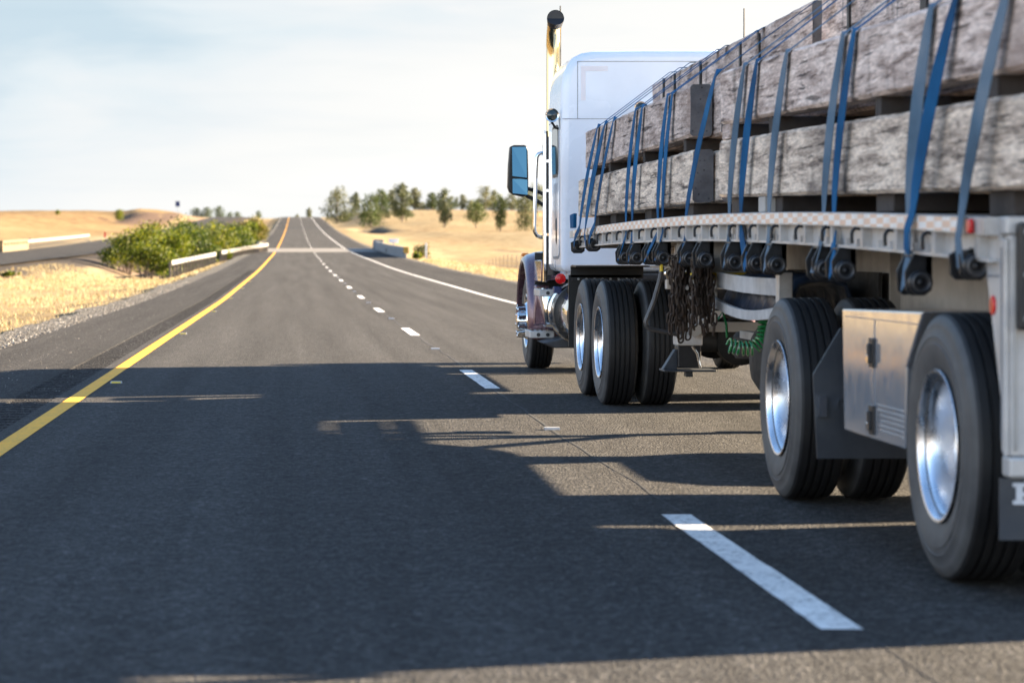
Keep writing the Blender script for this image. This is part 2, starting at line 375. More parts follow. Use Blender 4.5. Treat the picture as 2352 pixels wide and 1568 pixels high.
def stripes():
    m = Mat('hazard_stripes'); w = m.n('ShaderNodeTexWave'); w.inputs['Scale'].default_value = 1.7; w.bands_direction = 'X'
    m.l(m.coord((1, 1, 1), rot=(0, math.radians(45), 0)), w.inputs[0]); m.color(m.ramp(w.outputs['Fac'], [(.48, (.65, .38, .02)), (.52, (.02, .02, .02))])); m.set(rough=.5); return m.m
M_HAZ = stripes()
def tape_mat():
    m = Mat('reflective_tape'); ch = m.n('ShaderNodeTexChecker'); ch.inputs['Scale'].default_value = 1.0
    m.l(m.coord((0, 1/.118, 1/.027)), ch.inputs[0]); ch.inputs[1].default_value = (.80, .79, .77, 1); ch.inputs[2].default_value = (.74, .50, .36, 1)
    col = m.mix(ch.outputs[0], (.42, .38, .34), m.ramp(m.noise(5, detail=7, rough=.7), [(.5, 0.0), (.72, .7)]))
    m.color(col); m.set(rough=.35, spec=.6); return m.m
M_TAPE = tape_mat()
def strap_mat(name, c, fade):
    m = Mat(name); col = m.ramp(m.noise(2.5, m.coord((1, 1, 1)), detail=5), [(.28, tuple(x*.55 for x in c)), (.48, c), (.75, fade)])
    w = m.n('ShaderNodeTexWave'); w.inputs['Scale'].default_value = 60; w.bands_direction = 'Z'; m.l(m.coord(), w.inputs[0])
    m.color(m.mix(col, m.ramp(w.outputs['Fac'], [(0, .8), (1, 1.05)]), 1.0, 'MULTIPLY')); m.set(rough=.8, spec=.2); return m.m
M_STRAP = strap_mat('blue_strap', (.005, .085, .215), (.012, .145, .33))
M_STRAPF = strap_mat('faded_blue_strap', (.095, .16, .23), (.20, .25, .30))
def beam_mat(name, dark, mid, pale, stain):
    m = Mat(name); oi = m.n('ShaderNodeObjectInfo')
    tcn = m.n('ShaderNodeTexCoord'); off = m.n('ShaderNodeVectorMath'); off.operation = 'MULTIPLY_ADD'
    rnd = m.n('ShaderNodeCombineXYZ'); m.l(oi.outputs['Random'], rnd.inputs[0]); m.l(oi.outputs['Random'], rnd.inputs[1]); m.l(oi.outputs['Random'], rnd.inputs[2])
    m.l(rnd.outputs[0], off.inputs[0]); off.inputs[1].default_value = (37, 53, 71); m.l(tcn.outputs['Object'], off.inputs[2])
    def co(sc, rot=0):
        q = m.n('ShaderNodeMapping'); q.inputs['Scale'].default_value = sc; q.inputs['Rotation'].default_value = (rot, 0, 0); m.l(off.outputs[0], q.inputs[0]); return q.outputs[0]
    flake = m.noise(36, co((1, .10, 1.0), .03), detail=8, rough=.74, dist=.25)
    chip = m.noise(17, co((1, .11, 1.0), .04), detail=6, rough=.62, dist=.35)
    crack = m.noise(26, co((1, .055, 1.0), .025), detail=6, rough=.66)
    big = m.noise(2.1, co((1, .5, 1)), detail=7, rough=.65)
    vert = m.noise(5.0, co((1, 1.0, .12)), detail=5, rough=.6)
    fin = m.noise(75, co((1, .22, 1)), detail=4)
    col = m.ramp(m.math('ADD', m.math('MULTIPLY', flake, .62), m.math('MULTIPLY', chip, .38)), [(.385, dark), (.465, mid), (.56, pale)])
    ck = m.ramp(crack, [(.34, 0.16), (.395, 1.0)])
    col = m.mix(col, ck, .85, 'MULTIPLY')
    col = m.mix(col, m.ramp(fin, [(.3, .72), (.7, 1.18)]), 1.0, 'MULTIPLY')
    col = m.mix(col, stain, m.ramp(big, [(.52, 0.0), (.66, .68)]))
    col = m.mix(col, (.05, .042, .038), m.ramp(vert, [(.60, 0.0), (.72, .6)]))
    m.color(col); m.set(rough=.95, spec=.15)
    m.bump(m.mix(m.mix(flake, ck, .5), fin, .2), .018, 1.0); return m.m
M_BEAM_P = beam_mat('pinkish_weathered_beam', (.19, .145, .125), (.56, .445, .385), (.90, .765, .68), (.36, .27, .23))
M_BEAM_G = beam_mat('grey_stained_beam', (.16, .13, .11), (.53, .425, .34), (.90, .755, .61), (.13, .11, .10))
M_BEAM_B = beam_mat('brown_weathered_beam', (.17, .13, .11), (.44, .355, .31), (.72, .605, .54), (.26, .19, .16))
def end_mat():
    m = Mat('beam_end'); co = m.coord()
    c = m.ramp(m.noise(7, co, detail=6, rough=.65), [(.3, (.075, .072, .076)), (.7, (.15, .145, .148))])
    pore = m.ramp(m.voro(26, co), [(.10, .25), (.2, 1.0)])
    m.color(m.mix(c, pore, .8, 'MULTIPLY')); m.set(rough=.95, spec=.1); m.bump(m.noise(30, co, detail=5), .01, .8); return m.m
M_END = end_mat()
M_DUNN = worn('dark_dunnage', (.048, .040, .036), .9, scale=8)
M_STEELB = worn('dark_steel_band', (.02, .018, .018), .5)

# ------------------------------------------------------------------ terrain and road
road_z = hermite([(-200, 0), (60, 0), (82, .08), (130, .33), (173, .70), (244, 1.41), (350, 3.04), (520, 6.25), (737, 11.3), (880, 14.2), (960, 14.6), (1060, 13.6), (1300, 6), (2600, -20)])
right_z = hermite([(-200, -.5), (0, -.5), (110, -.35), (170, -.6), (230, -1.0), (300, .1), (400, 2.4), (500, 5.6), (600, 9.6), (700, 12.3), (800, 14.0), (900, 14.4), (1100, 12), (1400, 5), (2600, -20)])
def vnoise(x, y, s, seed=0):
    x = x / s; y = y / s; xi, yi = math.floor(x), math.floor(y); fx, fy = x - xi, y - yi
    def h(a, b):
        n = int(a) * 374761393 + int(b) * 668265263 + seed * 974711; n = (n ^ (n >> 13)) * 1274126177; n &= 0xffffffff; return ((n ^ (n >> 16)) & 0xffff) / 65535.0
    fx = fx*fx*(3-2*fx); fy = fy*fy*(3-2*fy)
    a = h(xi,yi)*(1-fx)+h(xi+1,yi)*fx; b = h(xi,yi+1)*(1-fx)+h(xi+1,yi+1)*fx
    return a*(1-fy)+b*fy - .5
def gauss(x, y, cx, cy, sx, sy): return math.exp(-((x-cx)/sx)**2 - ((y-cy)/sy)**2)
def ground(X, Y):
    rz = road_z(Y)
    far = sstep(20, 90, Y)
    if X > 8.7:
        t = sstep(9.2, 22, X)
        z = (rz - .14) * (1 - t) + right_z(Y) * t
        amp = sstep(10, 30, X) * far
        z += amp * (vnoise(X, Y, 45, 1) * 2.2 + vnoise(X, Y, 16, 2) * .8 + vnoise(X, Y, 5, 3) * .25)
        z -= 1.6 * gauss(X, Y, 16.5, 520, 3.0, 26) + 1.0 * gauss(X, Y, 40, 375, 5, 14) + .8 * gauss(X, Y, 27, 300, 5, 9)
        z -= 1.5 * gauss(X, Y, 15, 245, 9, 20)
        return z
    if X > -4.9: return rz - .14
    if X > -18.6:
        m = sstep(-4.9, -8, X) * (1 - sstep(-11.0, -18.4, X))
        z = rz - .14 - m * .45 * far - m * 1.7 * gauss(X, Y, -11.5, 228, 12, 62)
        return z + m * far * (vnoise(X, Y, 9, 4) * .35 + vnoise(X, Y, 3, 5) * .12)
    if X > -29: return rz - .14
    t = sstep(-30, -64, X)
    z = rz - .14 + t * (2.9 + .9 * gauss(X, Y, -60, 480, 40, 160))
    z = min(z, 13.6 + .4 * vnoise(X, Y, 60, 8)) if X < -44 else z
    z += sstep(-31, -50, X) * (vnoise(X, Y, 50, 6) * 1.2 + vnoise(X, Y, 18, 7) * .6 + vnoise(X, Y, 6, 9) * .2)
    z += 2.3 * min(1.0, 1.5 * gauss(X, Y, -39, 690, 9, 60)) - 1.4 * gauss(X, Y, -48, 640, 4, 20) - 1.0 * gauss(X, Y, -45, 600, 3, 30)
    return z
xs = sorted(set([-900,-650,-480,-360,-280,-220,-180,-150,-130,-115] + [-104 + 4*i for i in range(15)] + [-46 + 1.3*i for i in range(13)] + [-29.5,-29.02,-28.98,-24,-18.62,-18.58,-18]
     + [-17.3 + .8*i for i in range(15)] + [-5.2,-4.92,-4.88,-2,2,6,8.68,8.72,9.2] + [9.8 + .9*i for i in range(24)] + [32 + 2.5*i for i in range(20)] + [84,92,102,115,130,150,180,220,280,360,480,650,900]))
ys = [-60,-30,-10,0,8,14,20,25] + [30 + 3*i for i in range(30)] + [120 + 4*i for i in range(75)] + [420 + 8*i for i in range(60)] + [900 + 20*i for i in range(20)] + [1320,1400,1500,1700,2000,2600]
g = MB(); nx = len(xs)
for y in ys:
    for x in xs: g.v.append((x, y, ground(x, y)))
g.f = [(j*nx+i, j*nx+i+1, (j+1)*nx+i+1, (j+1)*nx+i) for j in range(len(ys)-1) for i in range(nx-1)]; g.mi = [0]*len(g.f)
structure(g.build('ground', M_FIELD, smooth=180))

def Yseq(a, b, step0=1.0):
    out = [a]; y = a
    while y < b:
        y += max(step0, y * .012); out.append(min(y, b))
    return out
def sheet(name, x0, x1, a, b, mat, dz=0, nxs=1, step0=1.0, edge=None):
    m = MB(); YY = Yseq(a, b, step0); n = nxs + 1
    for y in YY:
        for i in range(n):
            x = x0 + (x1 - x0) * i / nxs
            if edge and i in (0, n - 1): x += edge(y, i)
            m.v.append((x, y, road_z(y) + dz))
    m.f = [(j*n+i, j*n+i+1, (j+1)*n+i+1, (j+1)*n+i) for j in range(len(YY)-1) for i in range(nxs)]; m.mi = [0]*len(m.f)
    return structure(m.build(name, mat, smooth=180))
sheet('road', -2.12, 5.72, -40, 1400, M_ASPH, 0, 4)
sheet('road_shoulder', -3.98, -2.50, -40, 1400, M_SHLD, -.002, 1, .8, lambda y, i: (.05*vnoise(y, 0, 1.3, 3) if i == 0 else 0))
sheet('road_shoulder', 5.72, 8.35, -40, 1400, M_SHLD, -.002, 2)
sheet('gravel_verge', -4.85, -3.9, -40, 900, M_GRAVEL, -.03, 2, .5, lambda y, i: (.35*vnoise(y, 0, 4, 11) + .2*vnoise(y, 0, 1, 12) if i == 0 else 0))
sheet('gravel_verge', 8.30, 8.95, -40, 900, M_GRAVEL, -.03, 2, .6, lambda y, i: (.3*vnoise(y, 0, 4, 13) + .2*vnoise(y, 0, 1, 14) if i else 0))
sheet('opposite_road', -28.6, -18.6, 60, 1400, M_SHLD, 0, 3)
sheet('bridge_deck', -3.4, 8.3, 238, 268, M_CONC_RD, .006, 2)
# rumble strip: milled grooves across the left shoulder
m = MB(); y = -10.0; YY = []
while y < 130:
    for dy, dz in ((0, 0), (.09, 0), (.13, -.017), (.25, -.020), (.29, 0)): YY.append((y + dy, dz))
    y += .30
for yy, dz in YY:
    for i, x in enumerate((-2.50, -2.46, -2.16, -2.12)): m.v.append((x, yy, road_z(yy) + (dz if i in (1, 2) else 0)))
m.f = [(j*4+i, j*4+i+1, (j+1)*4+i+1, (j+1)*4+i) for j in range(len(YY)-1) for i in range(3)]; m.mi = [0]*len(m.f)
structure(m.build('rumble_strip', M_SHLD, smooth=0))
sheet('road_shoulder', -2.50, -2.12, YY[-1][0], 1400, M_SHLD, -.001, 1)
# painted lines
sheet('yellow_edge_line', -2.00, -1.86, -40, 1400, M_YEL_P, .004, 1, .6)
sheet('white_edge_line', 5.50, 5.62, -40, 1400, M_WHITE_P, .004, 1, .8)
k = -1
for i in range(60):
    y0 = 8.265 + 14.6 * (i - 1)
    sheet('lane_dash', 1.80, 1.945, y0, y0 + 3.62, M_WHITE_P, .004, 1, .10 if i < 4 else .5, (lambda y, q: .004*vnoise(y, q*9, .17, 61) + .006*vnoise(y, q*5, .11, 62)) if i < 4 else None)
# seam in the asphalt beside the lane line
m = MB(); yy = 4.0; pts = []
while yy < 110:
    pts.append((1.90 + .05*vnoise(yy, 0, 6, 21) + .03*vnoise(yy, 0, .8, 22), yy, .008 + .008*vnoise(yy, 0, 1.1, 23))); yy += .22
for x, yv, w in pts: m.v += [(x - w, yv, road_z(yv) + .0022), (x + w, yv, road_z(yv) + .0022)]
m.f = [(2*i, 2*i+1, 2*i+3, 2*i+2) for i in range(len(pts)-1)]; m.mi = [0]*len(m.f)
structure(m.build('road_crack', M_CRACK, smooth=0))
# raised pavement markers
mk = MB(); mk.prism([(-.05, 0), (.05, 0), (.03, .018), (-.03, .018)], 'x', -.055, .055)
lens = MB(); lens.prism([(-.0495, .003), (-.0355, .0155), (-.037, .0165), (-.052, .003)], 'x', -.045, .045)
for i, (x, y0, dy, n_, lm, lab, grp) in enumerate(((1.872, 17.6, 14.6, 9, M_RPM, 'small white reflective marker glued on the dashed lane line', 'white pavement markers along the dashed lane line'),
                                           (-1.76, 23.85, 14.3, 6, M_YEL, 'small yellow reflective marker glued beside the yellow edge line', 'yellow pavement markers beside the yellow line'))):
    base = None
    for j in range(n_):
        yy = y0 + dy * j
        if base is None:
            base = mk.build('pavement_marker', M_RPM, smooth=0, loc=(x, yy, road_z(yy) + .001)); lens.build('reflector', lm, base, smooth=0); o = base
        else:
            o = copy_tree(base); o.location = (x, yy, road_z(yy) + .001)
        tag(o, lab, 'road marker', grp)
# gravel stones on the verge
m = MB()
for i in range(9000):
    yy = 22 + 75 * (R.random() ** 1.6); x = -3.92 - abs(R.gauss(0, .42)) if R.random() < .93 else -3.9 + R.random() * 1.2
    if x < -4.95: continue
    s = .008 + .018 * R.random() ** 2 if x < -3.9 else .005 + .006 * R.random(); z = road_z(yy) + (-.03 if x < -3.98 else .0)
    a = R.random() * 3; ca, sa = math.cos(a) * s, math.sin(a) * s; h = s * (.5 + .6 * R.random())
    m.add([(x+ca, yy+sa, z), (x-sa*.8, yy+ca*.8, z), (x-ca, yy-sa, z), (x+sa*.9, yy-ca*.9, z), (x+R.uniform(-.3,.3)*s, yy, z+h)], [(0,1,4),(1,2,4),(2,3,4),(3,0,4)])
o = m.build('gravel', M_STONE, smooth=0); tag(o, 'loose pale stones along the left road edge', 'gravel', kind='stuff')
# dry grass
m = MB()
def blade(x, y, z, h, w):
    a = R.random() * math.pi; lx, ly = R.gauss(0, .28) * h, R.gauss(0, .28) * h; c, s = math.cos(a) * w, math.sin(a) * w
    m.add([(x-c, y-s, z-.02), (x+c, y+s, z-.02), (x+lx*.5+c*.7, y+ly*.5+s*.7, z+h*.6), (x+lx, y+ly, z+h), (x+lx*.5-c*.7, y+ly*.5-s*.7, z+h*.6)], [(0,1,2,3,4)])
for i in range(34000):
    if R.random() < .62:
        yy = 24 + 150 * R.random() ** 1.3; x = -4.75 - R.random() ** 1.2 * 12.5
    else:
        yy = 50 + 190 * R.random() ** 1.2; x = 8.9 + R.random() ** 1.3 * 16
    if vnoise(x, yy, 1.6, 31) + vnoise(x, yy, 6, 32) < -.28: continue
    blade(x, yy, ground(x, yy), (.05 + .10 * R.random() ** 2) * (1 if yy < 90 else 1.35), .006 * (1 + yy / 50))
o = m.build('dry_grass', M_BLADE, smooth=0); tag(o, 'dry golden grass growing on both verges', 'grass', kind='stuff')

# ------------------------------------------------------------------ vegetation
def leaf_quad(m, p, s, mi=0):
    n = Vector((R.gauss(0,1), R.gauss(0,1), R.gauss(0,1))).normalized(); u = n.orthogonal().normalized() * s; w = n.cross(u).normalized() * s * R.uniform(.45, .8)
    m.add([p-u, p-w*.8, p+u, p+w*.8], [(0,1,2,3)], mi)
def crown(m, clumps, n, size):
    tot = sum(c[3]**2 for c in clumps)
    for cx, cy, cz, r in clumps:
        for _ in range(int(n * r*r / tot)):
            d = Vector((R.gauss(0,1), R.gauss(0,1), R.gauss(0,1))).normalized(); rr = r * (R.random() ** .45) * (1 + .25*R.gauss(0, .6))
            leaf_quad(m, Vector((cx, cy, cz)) + Vector((d.x, d.y, d.z*.85)) * rr, size * R.uniform(.6, 1.35))
def tree_proto(name, kind, mat, seed):
    """unit tree, 10 m tall"""
    global R
    keep = R; R = random.Random(seed)
    root = empty(name); tr = MB(); cl = []
    H = 10.0
    if kind == 'tall': nb, w, lo = 14, 2.5, 1.6
    elif kind == 'loose': nb, w, lo = 10, 2.9, 1.8
    elif kind == 'round': nb, w, lo = 15, 3.4, 2.8
    else: nb, w, lo = 14, 3.7, 1.0
    path = [(0,0,-.4), (.05,.05,H*.25), (R.uniform(-.3,.3), .1, H*.55), (R.uniform(-.4,.4), 0, H*.88)]
    tr.tube(path, [.26,.2,.13,.04], 8)
    for i in range(nb):
        t = (i + .5) / nb; z = lo + (H - lo - .8) * t; a = i * 2.4 + R.random(); prof = math.sin(math.pi * (.18 + .72 * t)) if kind != 'wide' else math.sin(math.pi * (.3 + .6 * t))
        d = w * prof * R.uniform(.35, 1.0); p = (math.cos(a)*d, math.sin(a)*d, z)
        tr.tube([(0, 0, z - 1.0 - d * .4), (p[0]*.5, p[1]*.5, z - .45), p], [.09,.06,.02], 6)
        cl.append((*p, (.85 + .8 * R.random()) * (w / 2.2) * (.7 + .55 * prof)))
    cl.append((0, 0, H - .8, .8 * w / 2.4))
    tr.build('trunk', M_BARK, root)
    lm = MB(); crown(lm, cl, 2200 if kind != 'loose' else 1500, .29); lm.build('crown', mat, root, smooth=0)
    R = keep; return root
protos = {}
def place_tree(kind, mat, x_px, Y, h, wf, lab, grp=None, name='tree', seed=1, cat='tree'):
    if cat == 'shrub': name = 'shrub'
    X = (x_px - VX) * Y / F
    key = (kind, mat.name, seed)
    if key not in protos:
        protos[key] = tree_proto(name, kind, mat, seed * 13 + len(kind)); o = protos[key]
    else: o = copy_tree(protos[key])
    o.location = (X, Y, ground(X, Y) - .15); o.scale = (h/10*wf, h/10*wf, h/10); o.rotation_euler = (0, 0, R.random() * 6.28)
    tag(o, lab, cat, grp); return o
GR = 'trees scattered over the golden hill right of the road'
TREES = [  # px, top y, depth, kind, width factor, material, label
 (774, 433, 640, 'wide', .95, 'T', 'broad dark tree nearest the road crest, first of the hilltop row'),
 (818, 441, 730, 'tall', .8, 'T', 'small narrow tree alone in the gap after the first hilltop tree'),
 (852, 446, 555, 'wide', .95, 'G', 'dense dark green tree low on the slope beside the dirt bank'),
 (877, 435, 640, 'tall', 1.0, 'G', 'upright green tree directly behind the dense dark green one'),
 (899, 435, 735, 'tall', .75, 'T', 'slim tree squeezed between green tree and tallest tree'),
 (924, 419, 570, 'tall', .95, 'T', 'tallest tree of the hill with light olive crown'),
 (951, 432, 730, 'tall', 1.0, 'T', 'grey green tree just past the tallest tree'),
 (971, 464, 760, 'loose', .9, 'T', 'shortest scrubby tree standing low in the hilltop row'),
 (993, 441, 730, 'tall', 1.0, 'G', 'compact green tree between the scrubby tree and the tall brown one'),
 (1021, 433, 520, 'tall', .75, 'T', 'tall brownish olive tree standing forward on the slope'),
 (1049, 452, 740, 'loose', .8, 'T', 'thin sparse tree following the tall brownish one'),
 (1063, 446, 750, 'tall', .8, 'T', 'slender grey tree beside the thin sparse one'),
 (1093, 463, 520, 'round', .95, 'G', 'small round green tree on a bare thin trunk'),
 (1116, 427, 740, 'loose', 1.0, 'T', 'pale tall loose tree behind the small round one'),
 (1135, 435, 760, 'loose', .8, 'T', 'pale wispy tree just past the pale tall one'),
 (1149, 447, 500, 'tall', .65, 'G', 'narrow columnar green tree standing forward left of the mirror'),
 (1176, 442, 730, 'loose', 1.0, 'T', 'hazy tree showing under the truck mirror'),
 (1207, 439, 500, 'wide', .7, 'T', 'spreading tree seen between mirror and grab bar'),
 (1234, 420, 700, 'loose', 1.0, 'T', 'pale tree seen behind the chrome grab bar'),
]
MM = {'T': M_LEAF_T, 'G': M_LEAF_G}
for i, (px, ty, Y, kind, wf, mt, lab) in enumerate(TREES):
    X = (px - VX) * Y / F; h = CH - (ty - VY) * Y / F - ground(X, Y) + .2
    place_tree(kind, MM[mt], px, Y, max(3, h), wf * (8.0 / max(6.5, h)) ** .3, lab, GR, seed=1 + i % 3)
for i, (px, Y, h, w) in enumerate(((792, 650, 3.0, 1.9), (808, 700, 2.6, 1.8), (836, 640, 2.4, 2.0), (866, 590, 2.6, 1.7), (888, 600, 2.2, 1.8), (910, 640, 3.2, 1.7), (938, 600, 2.2, 1.9), (962, 740, 3.0, 2.0), (983, 735, 2.6, 2.2), (1008, 740, 3.2, 1.9), (1036, 735, 3.0, 2.0), (1080, 745, 3.6, 1.8), (1100, 750, 4.2, 1.6), (1126, 745, 3.2, 2.0), (1160, 745, 3.6, 1.9), (1190, 740, 3.8, 1.8), (1220, 735, 3.6, 1.8))):
    place_tree('loose' if i % 3 else 'wide', M_LEAF_T if i % 2 else M_LEAF_G, px, Y, h, w, 'low scrubby growth between the hilltop trees', 'low scrub between the hilltop trees', seed=4 + i % 2, cat='shrub')
for px, ty, Y, kind, wf, lab in ((710, 477, 1010, 'tall', .8, 'lone bluish tree rising behind the road crest'),
                           (683, 494, 1000, 'wide', 1.0, 'low dark shrub-like tree at the very top of the road'),
                           (452, 478, 1000, 'wide', 1.4, 'low leftmost tree behind the earth mound'),
                           (474, 477, 1000, 'wide', 1.3, 'second low tree behind the earth mound'),
                           (504, 474, 990, 'wide', 1.0, 'tallest rounded tree behind the earth mound'),
                           (528, 489, 960, 'wide', 1.2, 'small tree at the foot of the earth mound slope'),
                           (546, 491, 950, 'wide', 1.2, 'small dark tree beside the opposite road crest'),
                           (594, 493, 900, 'wide', 1.0, 'small tree on the median between the two road crests')):
    X = (px - VX) * Y / F; h = CH - (ty - VY) * Y / F - ground(X, Y) + .2
    place_tree(kind, M_LEAF_G if px < 600 else M_LEAF_T, px, Y, max(3, h), wf, lab, 'distant trees along the skyline', seed=1 + px % 2)
for px, ty, Y, lab in ((132, 480, 560, 'tiny green bush alone on the plateau skyline far left'), (273, 479, 600, 'tiny bright bush on the plateau skyline nearer the mound')):
    X = (px - VX) * Y / F; h = CH - (ty - VY) * Y / F - ground(X, Y)
    place_tree('round', M_LEAF_B, px, Y, max(1.4, h), 1.1, lab, 'bushes on the plateau skyline', name='bush', seed=3, cat='bush')

def bush(px, Y, w, h, mat, lab, seed, dz=0, n=4200, leaf=.115):
    global R
    keep = R; R = random.Random(seed); X = (px - VX) * Y / F
    root = empty('bush', (X, Y, ground(X, Y) + dz)); st = MB(); cl = []
    for i in range(14):
        a = i * 2.39; d = w * .5 * R.random() ** .6; z = h * (.22 + .68 * R.random() * (1 - .35 * d / (w * .5)))
        p = (math.cos(a)*d, math.sin(a)*d*.9, z); cl.append((*p, h * R.uniform(.14, .27)))
        st.tube([(p[0]*.15, p[1]*.15, -.3), (p[0]*.5, p[1]*.5, z*.5), p], [.05,.035,.012], 5)
    st.build('stem', M_BARK, root); lm = MB(); crown(lm, cl, n, leaf); lm.build('crown', mat, root, smooth=0)
    R = keep; return tag(root, lab, 'bush', 'bushes along the creek in the median')
BUSH = [(292, 196, 3.0, 3.2, 'B', 'dark rounded bush at the end of the thicket beside the opposite road'),
        (335, 188, 3.6, 3.4, 'B', 'pale yellow green bush in front of the thicket, with greyish foot'),
        (388, 200, 3.4, 3.8, 'B', 'tall bright green bush behind the guardrail end'),
        (432, 214, 3.2, 3.9, 'G', 'darkest bush in the middle of the creek thicket'),
        (476, 222, 3.6, 4.2, 'B', 'tall yellow topped bush right of the darkest one'),
        (520, 236, 3.4, 4.2, 'G', 'dark green bush spilling over the guardrail gap'),
        (552, 252, 3.4, 4.6, 'B', 'bright yellow green bush behind the far guardrail'),
        (585, 275, 3.2, 4.9, 'R', 'brownish golden bush closest to the road at the bridge'),
        (410, 240, 3.8, 4.2, 'B', 'olive bush filling the back of the thicket'),
        (355, 232, 4.0, 3.7, 'R', 'golden bush at the back beside the opposite road'),
        (505, 285, 4.4, 4.6, 'G', 'back row bush below the opposite road crest')]
for i, (px, Y, w, h, mt, lab) in enumerate(BUSH):
    X = (px - VX) * Y / F
    bush(px, Y, w * 1.1, h * 1.06 + (CH - (600 - VY) * Y / F - ground(X, Y)), {'B': M_LEAF_B, 'G': M_LEAF_D, 'R': M_LEAF_R}[mt], lab, 100 + i)
b = bush(516, 205, 1.0, 1.2, M_LEAF_B, 'small light bush poking through the guardrail gap', 140, n=500)
b = bush(970, 222, 1.3, 1.9, M_LEAF_G, 'lone scraggly bush in the right field past the bridge', 141, n=420); b['group'] = 'field bushes'; b.scale = (1, 1, 1.0)
b = bush(958, 190, .9, .7, M_LEAF_B, 'low green weed clump at the right road edge near the marker post', 142, n=260)
b = bush(15, 128, 1.4, .35, M_LEAF_B, 'flat green weed patch in the dry grass at far left', 143, n=420)
for ob in (b,): ob['group'] = 'field bushes'

# ------------------------------------------------------------------ roadside furniture
def guardrail(name, pts, lab, grp):
    root = empty(name, pts[0]); o0 = Vector(pts[0]); rail = MB()
    P = [Vector(p) for p in pts]
    vs = []
    prof = [(0,.80),(.05,.74),(.05,.69),(0,.64),(.05,.59),(.05,.54),(0,.48)]
    d = (P[-1] - P[0]); d.z = 0; d.normalize(); nrm = Vector((d.y, -d.x, 0))
    for p in P:
        for off, z in prof: vs.append(p - o0 + nrm * off + Vector((0,0,z)))
        for off, z in reversed(prof): vs.append(p - o0 + nrm * (off - .012) + Vector((0,0,z)))
    n = len(prof) * 2
    rail.add(vs, [(i*n+k, i*n+(k+1)%n, (i+1)*n+(k+1)%n, (i+1)*n+k) for i in range(len(P)-1) for k in range(n)] + [tuple(range(n-1,-1,-1)), tuple((len(P)-1)*n+k for k in range(n))])
    rail.build('rail', M_RAILW, root, smooth=20, recalc=True)
    tot = (P[-1] - P[0]).length; k = int(tot / 1.9)
    pm = MB(); pm.box(-.08, .08, -.08, .08, -1.1, .76)
    first = None
    for i in range(k + 1):
        q = P[0].lerp(P[-1], i / max(1, k)) - o0 - nrm * .10
        if first is None: first = pm.build('post', M_POSTW, root, smooth=0); o = first
        else: o = first.copy(); COL.objects.link(o); o.parent = root
        o.location = q
    return tag(root, lab, 'guardrail', grp)
def gp(px, py, Y): q = at(px, py, Y); return (q.x, Y, q.z - .64)     # py: middle of the rail
guardrail('guardrail', [gp(394 + i * 14.5, 604 - i * 2.9, 168 + i * 4) for i in range(8)], 'white steel guardrail on short posts, nearer length below the bushes', 'guardrails leading to the bridge')
guardrail('guardrail', [gp(509 + i * 13.3, 580 - i * 2.25, 200 + i * 5) for i in range(9)], 'white steel guardrail, farther length reaching the bridge end', 'guardrails leading to the bridge')
root = empty('bridge_parapet', (-3.6, 240, road_z(240)))
m = MB(); m.prism([(-.18, -.6), (.18, -.6), (.10, .95), (-.10, .95)], 'y', 0, 30); m.build('parapet_wall', M_CONC, root, bevel=.02)
m = MB(); m.box(-.16, .16, -.4, 0, -.6, 1.02); m.build('end_post', M_RAILW, root, bevel=.03)
tag(root, 'pale concrete bridge parapet at the yellow line side', 'parapet')
# right-hand bridge parapet with a dark drain opening and flared end
root = empty('bridge_parapet', (8.75, 192, road_z(192)))
def vtx(y, z): return z
m = MB(); segs = [(0, 0, 0), (12, 0, 0), (24, 0, 0), (40, 0, 0), (60, 0, 0), (76, 0, .0)]
for i in range(len(segs)-1):
    (y0, x0, a0), (y1, x1, a1) = segs[i], segs[i+1]; z0 = road_z(192+y0) - road_z(192); z1 = road_z(192+y1) - road_z(192)
    m.add([(x0-.15,y0,z0-.7),(x0+.15,y0,z0-.7),(x0+.1,y0,z0+.85),(x0-.1,y0,z0+.85),(x1-.15,y1,z1-.7),(x1+.15,y1,z1-.7),(x1+.1,y1,z1+.85),(x1-.1,y1,z1+.85)],
          [(0,1,2,3),(7,6,5,4),(0,3,7,4),(3,2,6,7),(2,1,5,6)])
m.build('parapet_wall', M_CONC_G, root, smooth=20, recalc=True)
m = MB(); m.box(-.22, .85, 69.5, 70.4, -.2, 1.82); m.build('end_pier', M_CONC_G, root, bevel=.04)
m = MB(); m.box(-.14, .1, 35, 37.2, .42, .80); m.build('drain_opening', M_DARK, root, smooth=0)
tag(root, 'grey concrete bridge parapet on the right shoulder with dark drain opening', 'parapet')
root = empty('hazard_marker', (8.70, 189, ground(8.70, 189)))
m = MB(); m.box(-.04,.04,-.03,.03,-.3,1.0); m.build('post', M_SIGNG, root); m = MB(); m.box(-.21,.21,-.05,-.032,.50,1.02); m.build('striped_panel', M_HAZ, root)
tag(root, 'yellow and black striped hazard marker at the end of the grey parapet', 'marker')
p = at(904, 553, 215); root = empty('road_sign', (p.x, 215, ground(p.x, 215)))
zz = p.z - root.location.z; m = MB(); m.box(-.05,.05,-.03,.03,-.3,zz); m.build('post', M_SIGNG, root); m = MB(); m.box(-.42,.42,-.06,-.035,zz-.18,zz+.18); m.build('sign_panel', M_WSIGN, root, bevel=.01)
tag(root, 'plain white sign panel standing behind the grey bridge parapet', 'sign')
p = at(979, 569, 205); root = empty('marker_post', (p.x, 205, ground(p.x, 205)))
m = MB(); m.box(-.07,.07,-.02,.02,-.2,p.z-root.location.z+.4); m.build('post', M_WSIGN, root); tag(root, 'slim white marker post at the right road edge beside the weeds', 'marker')
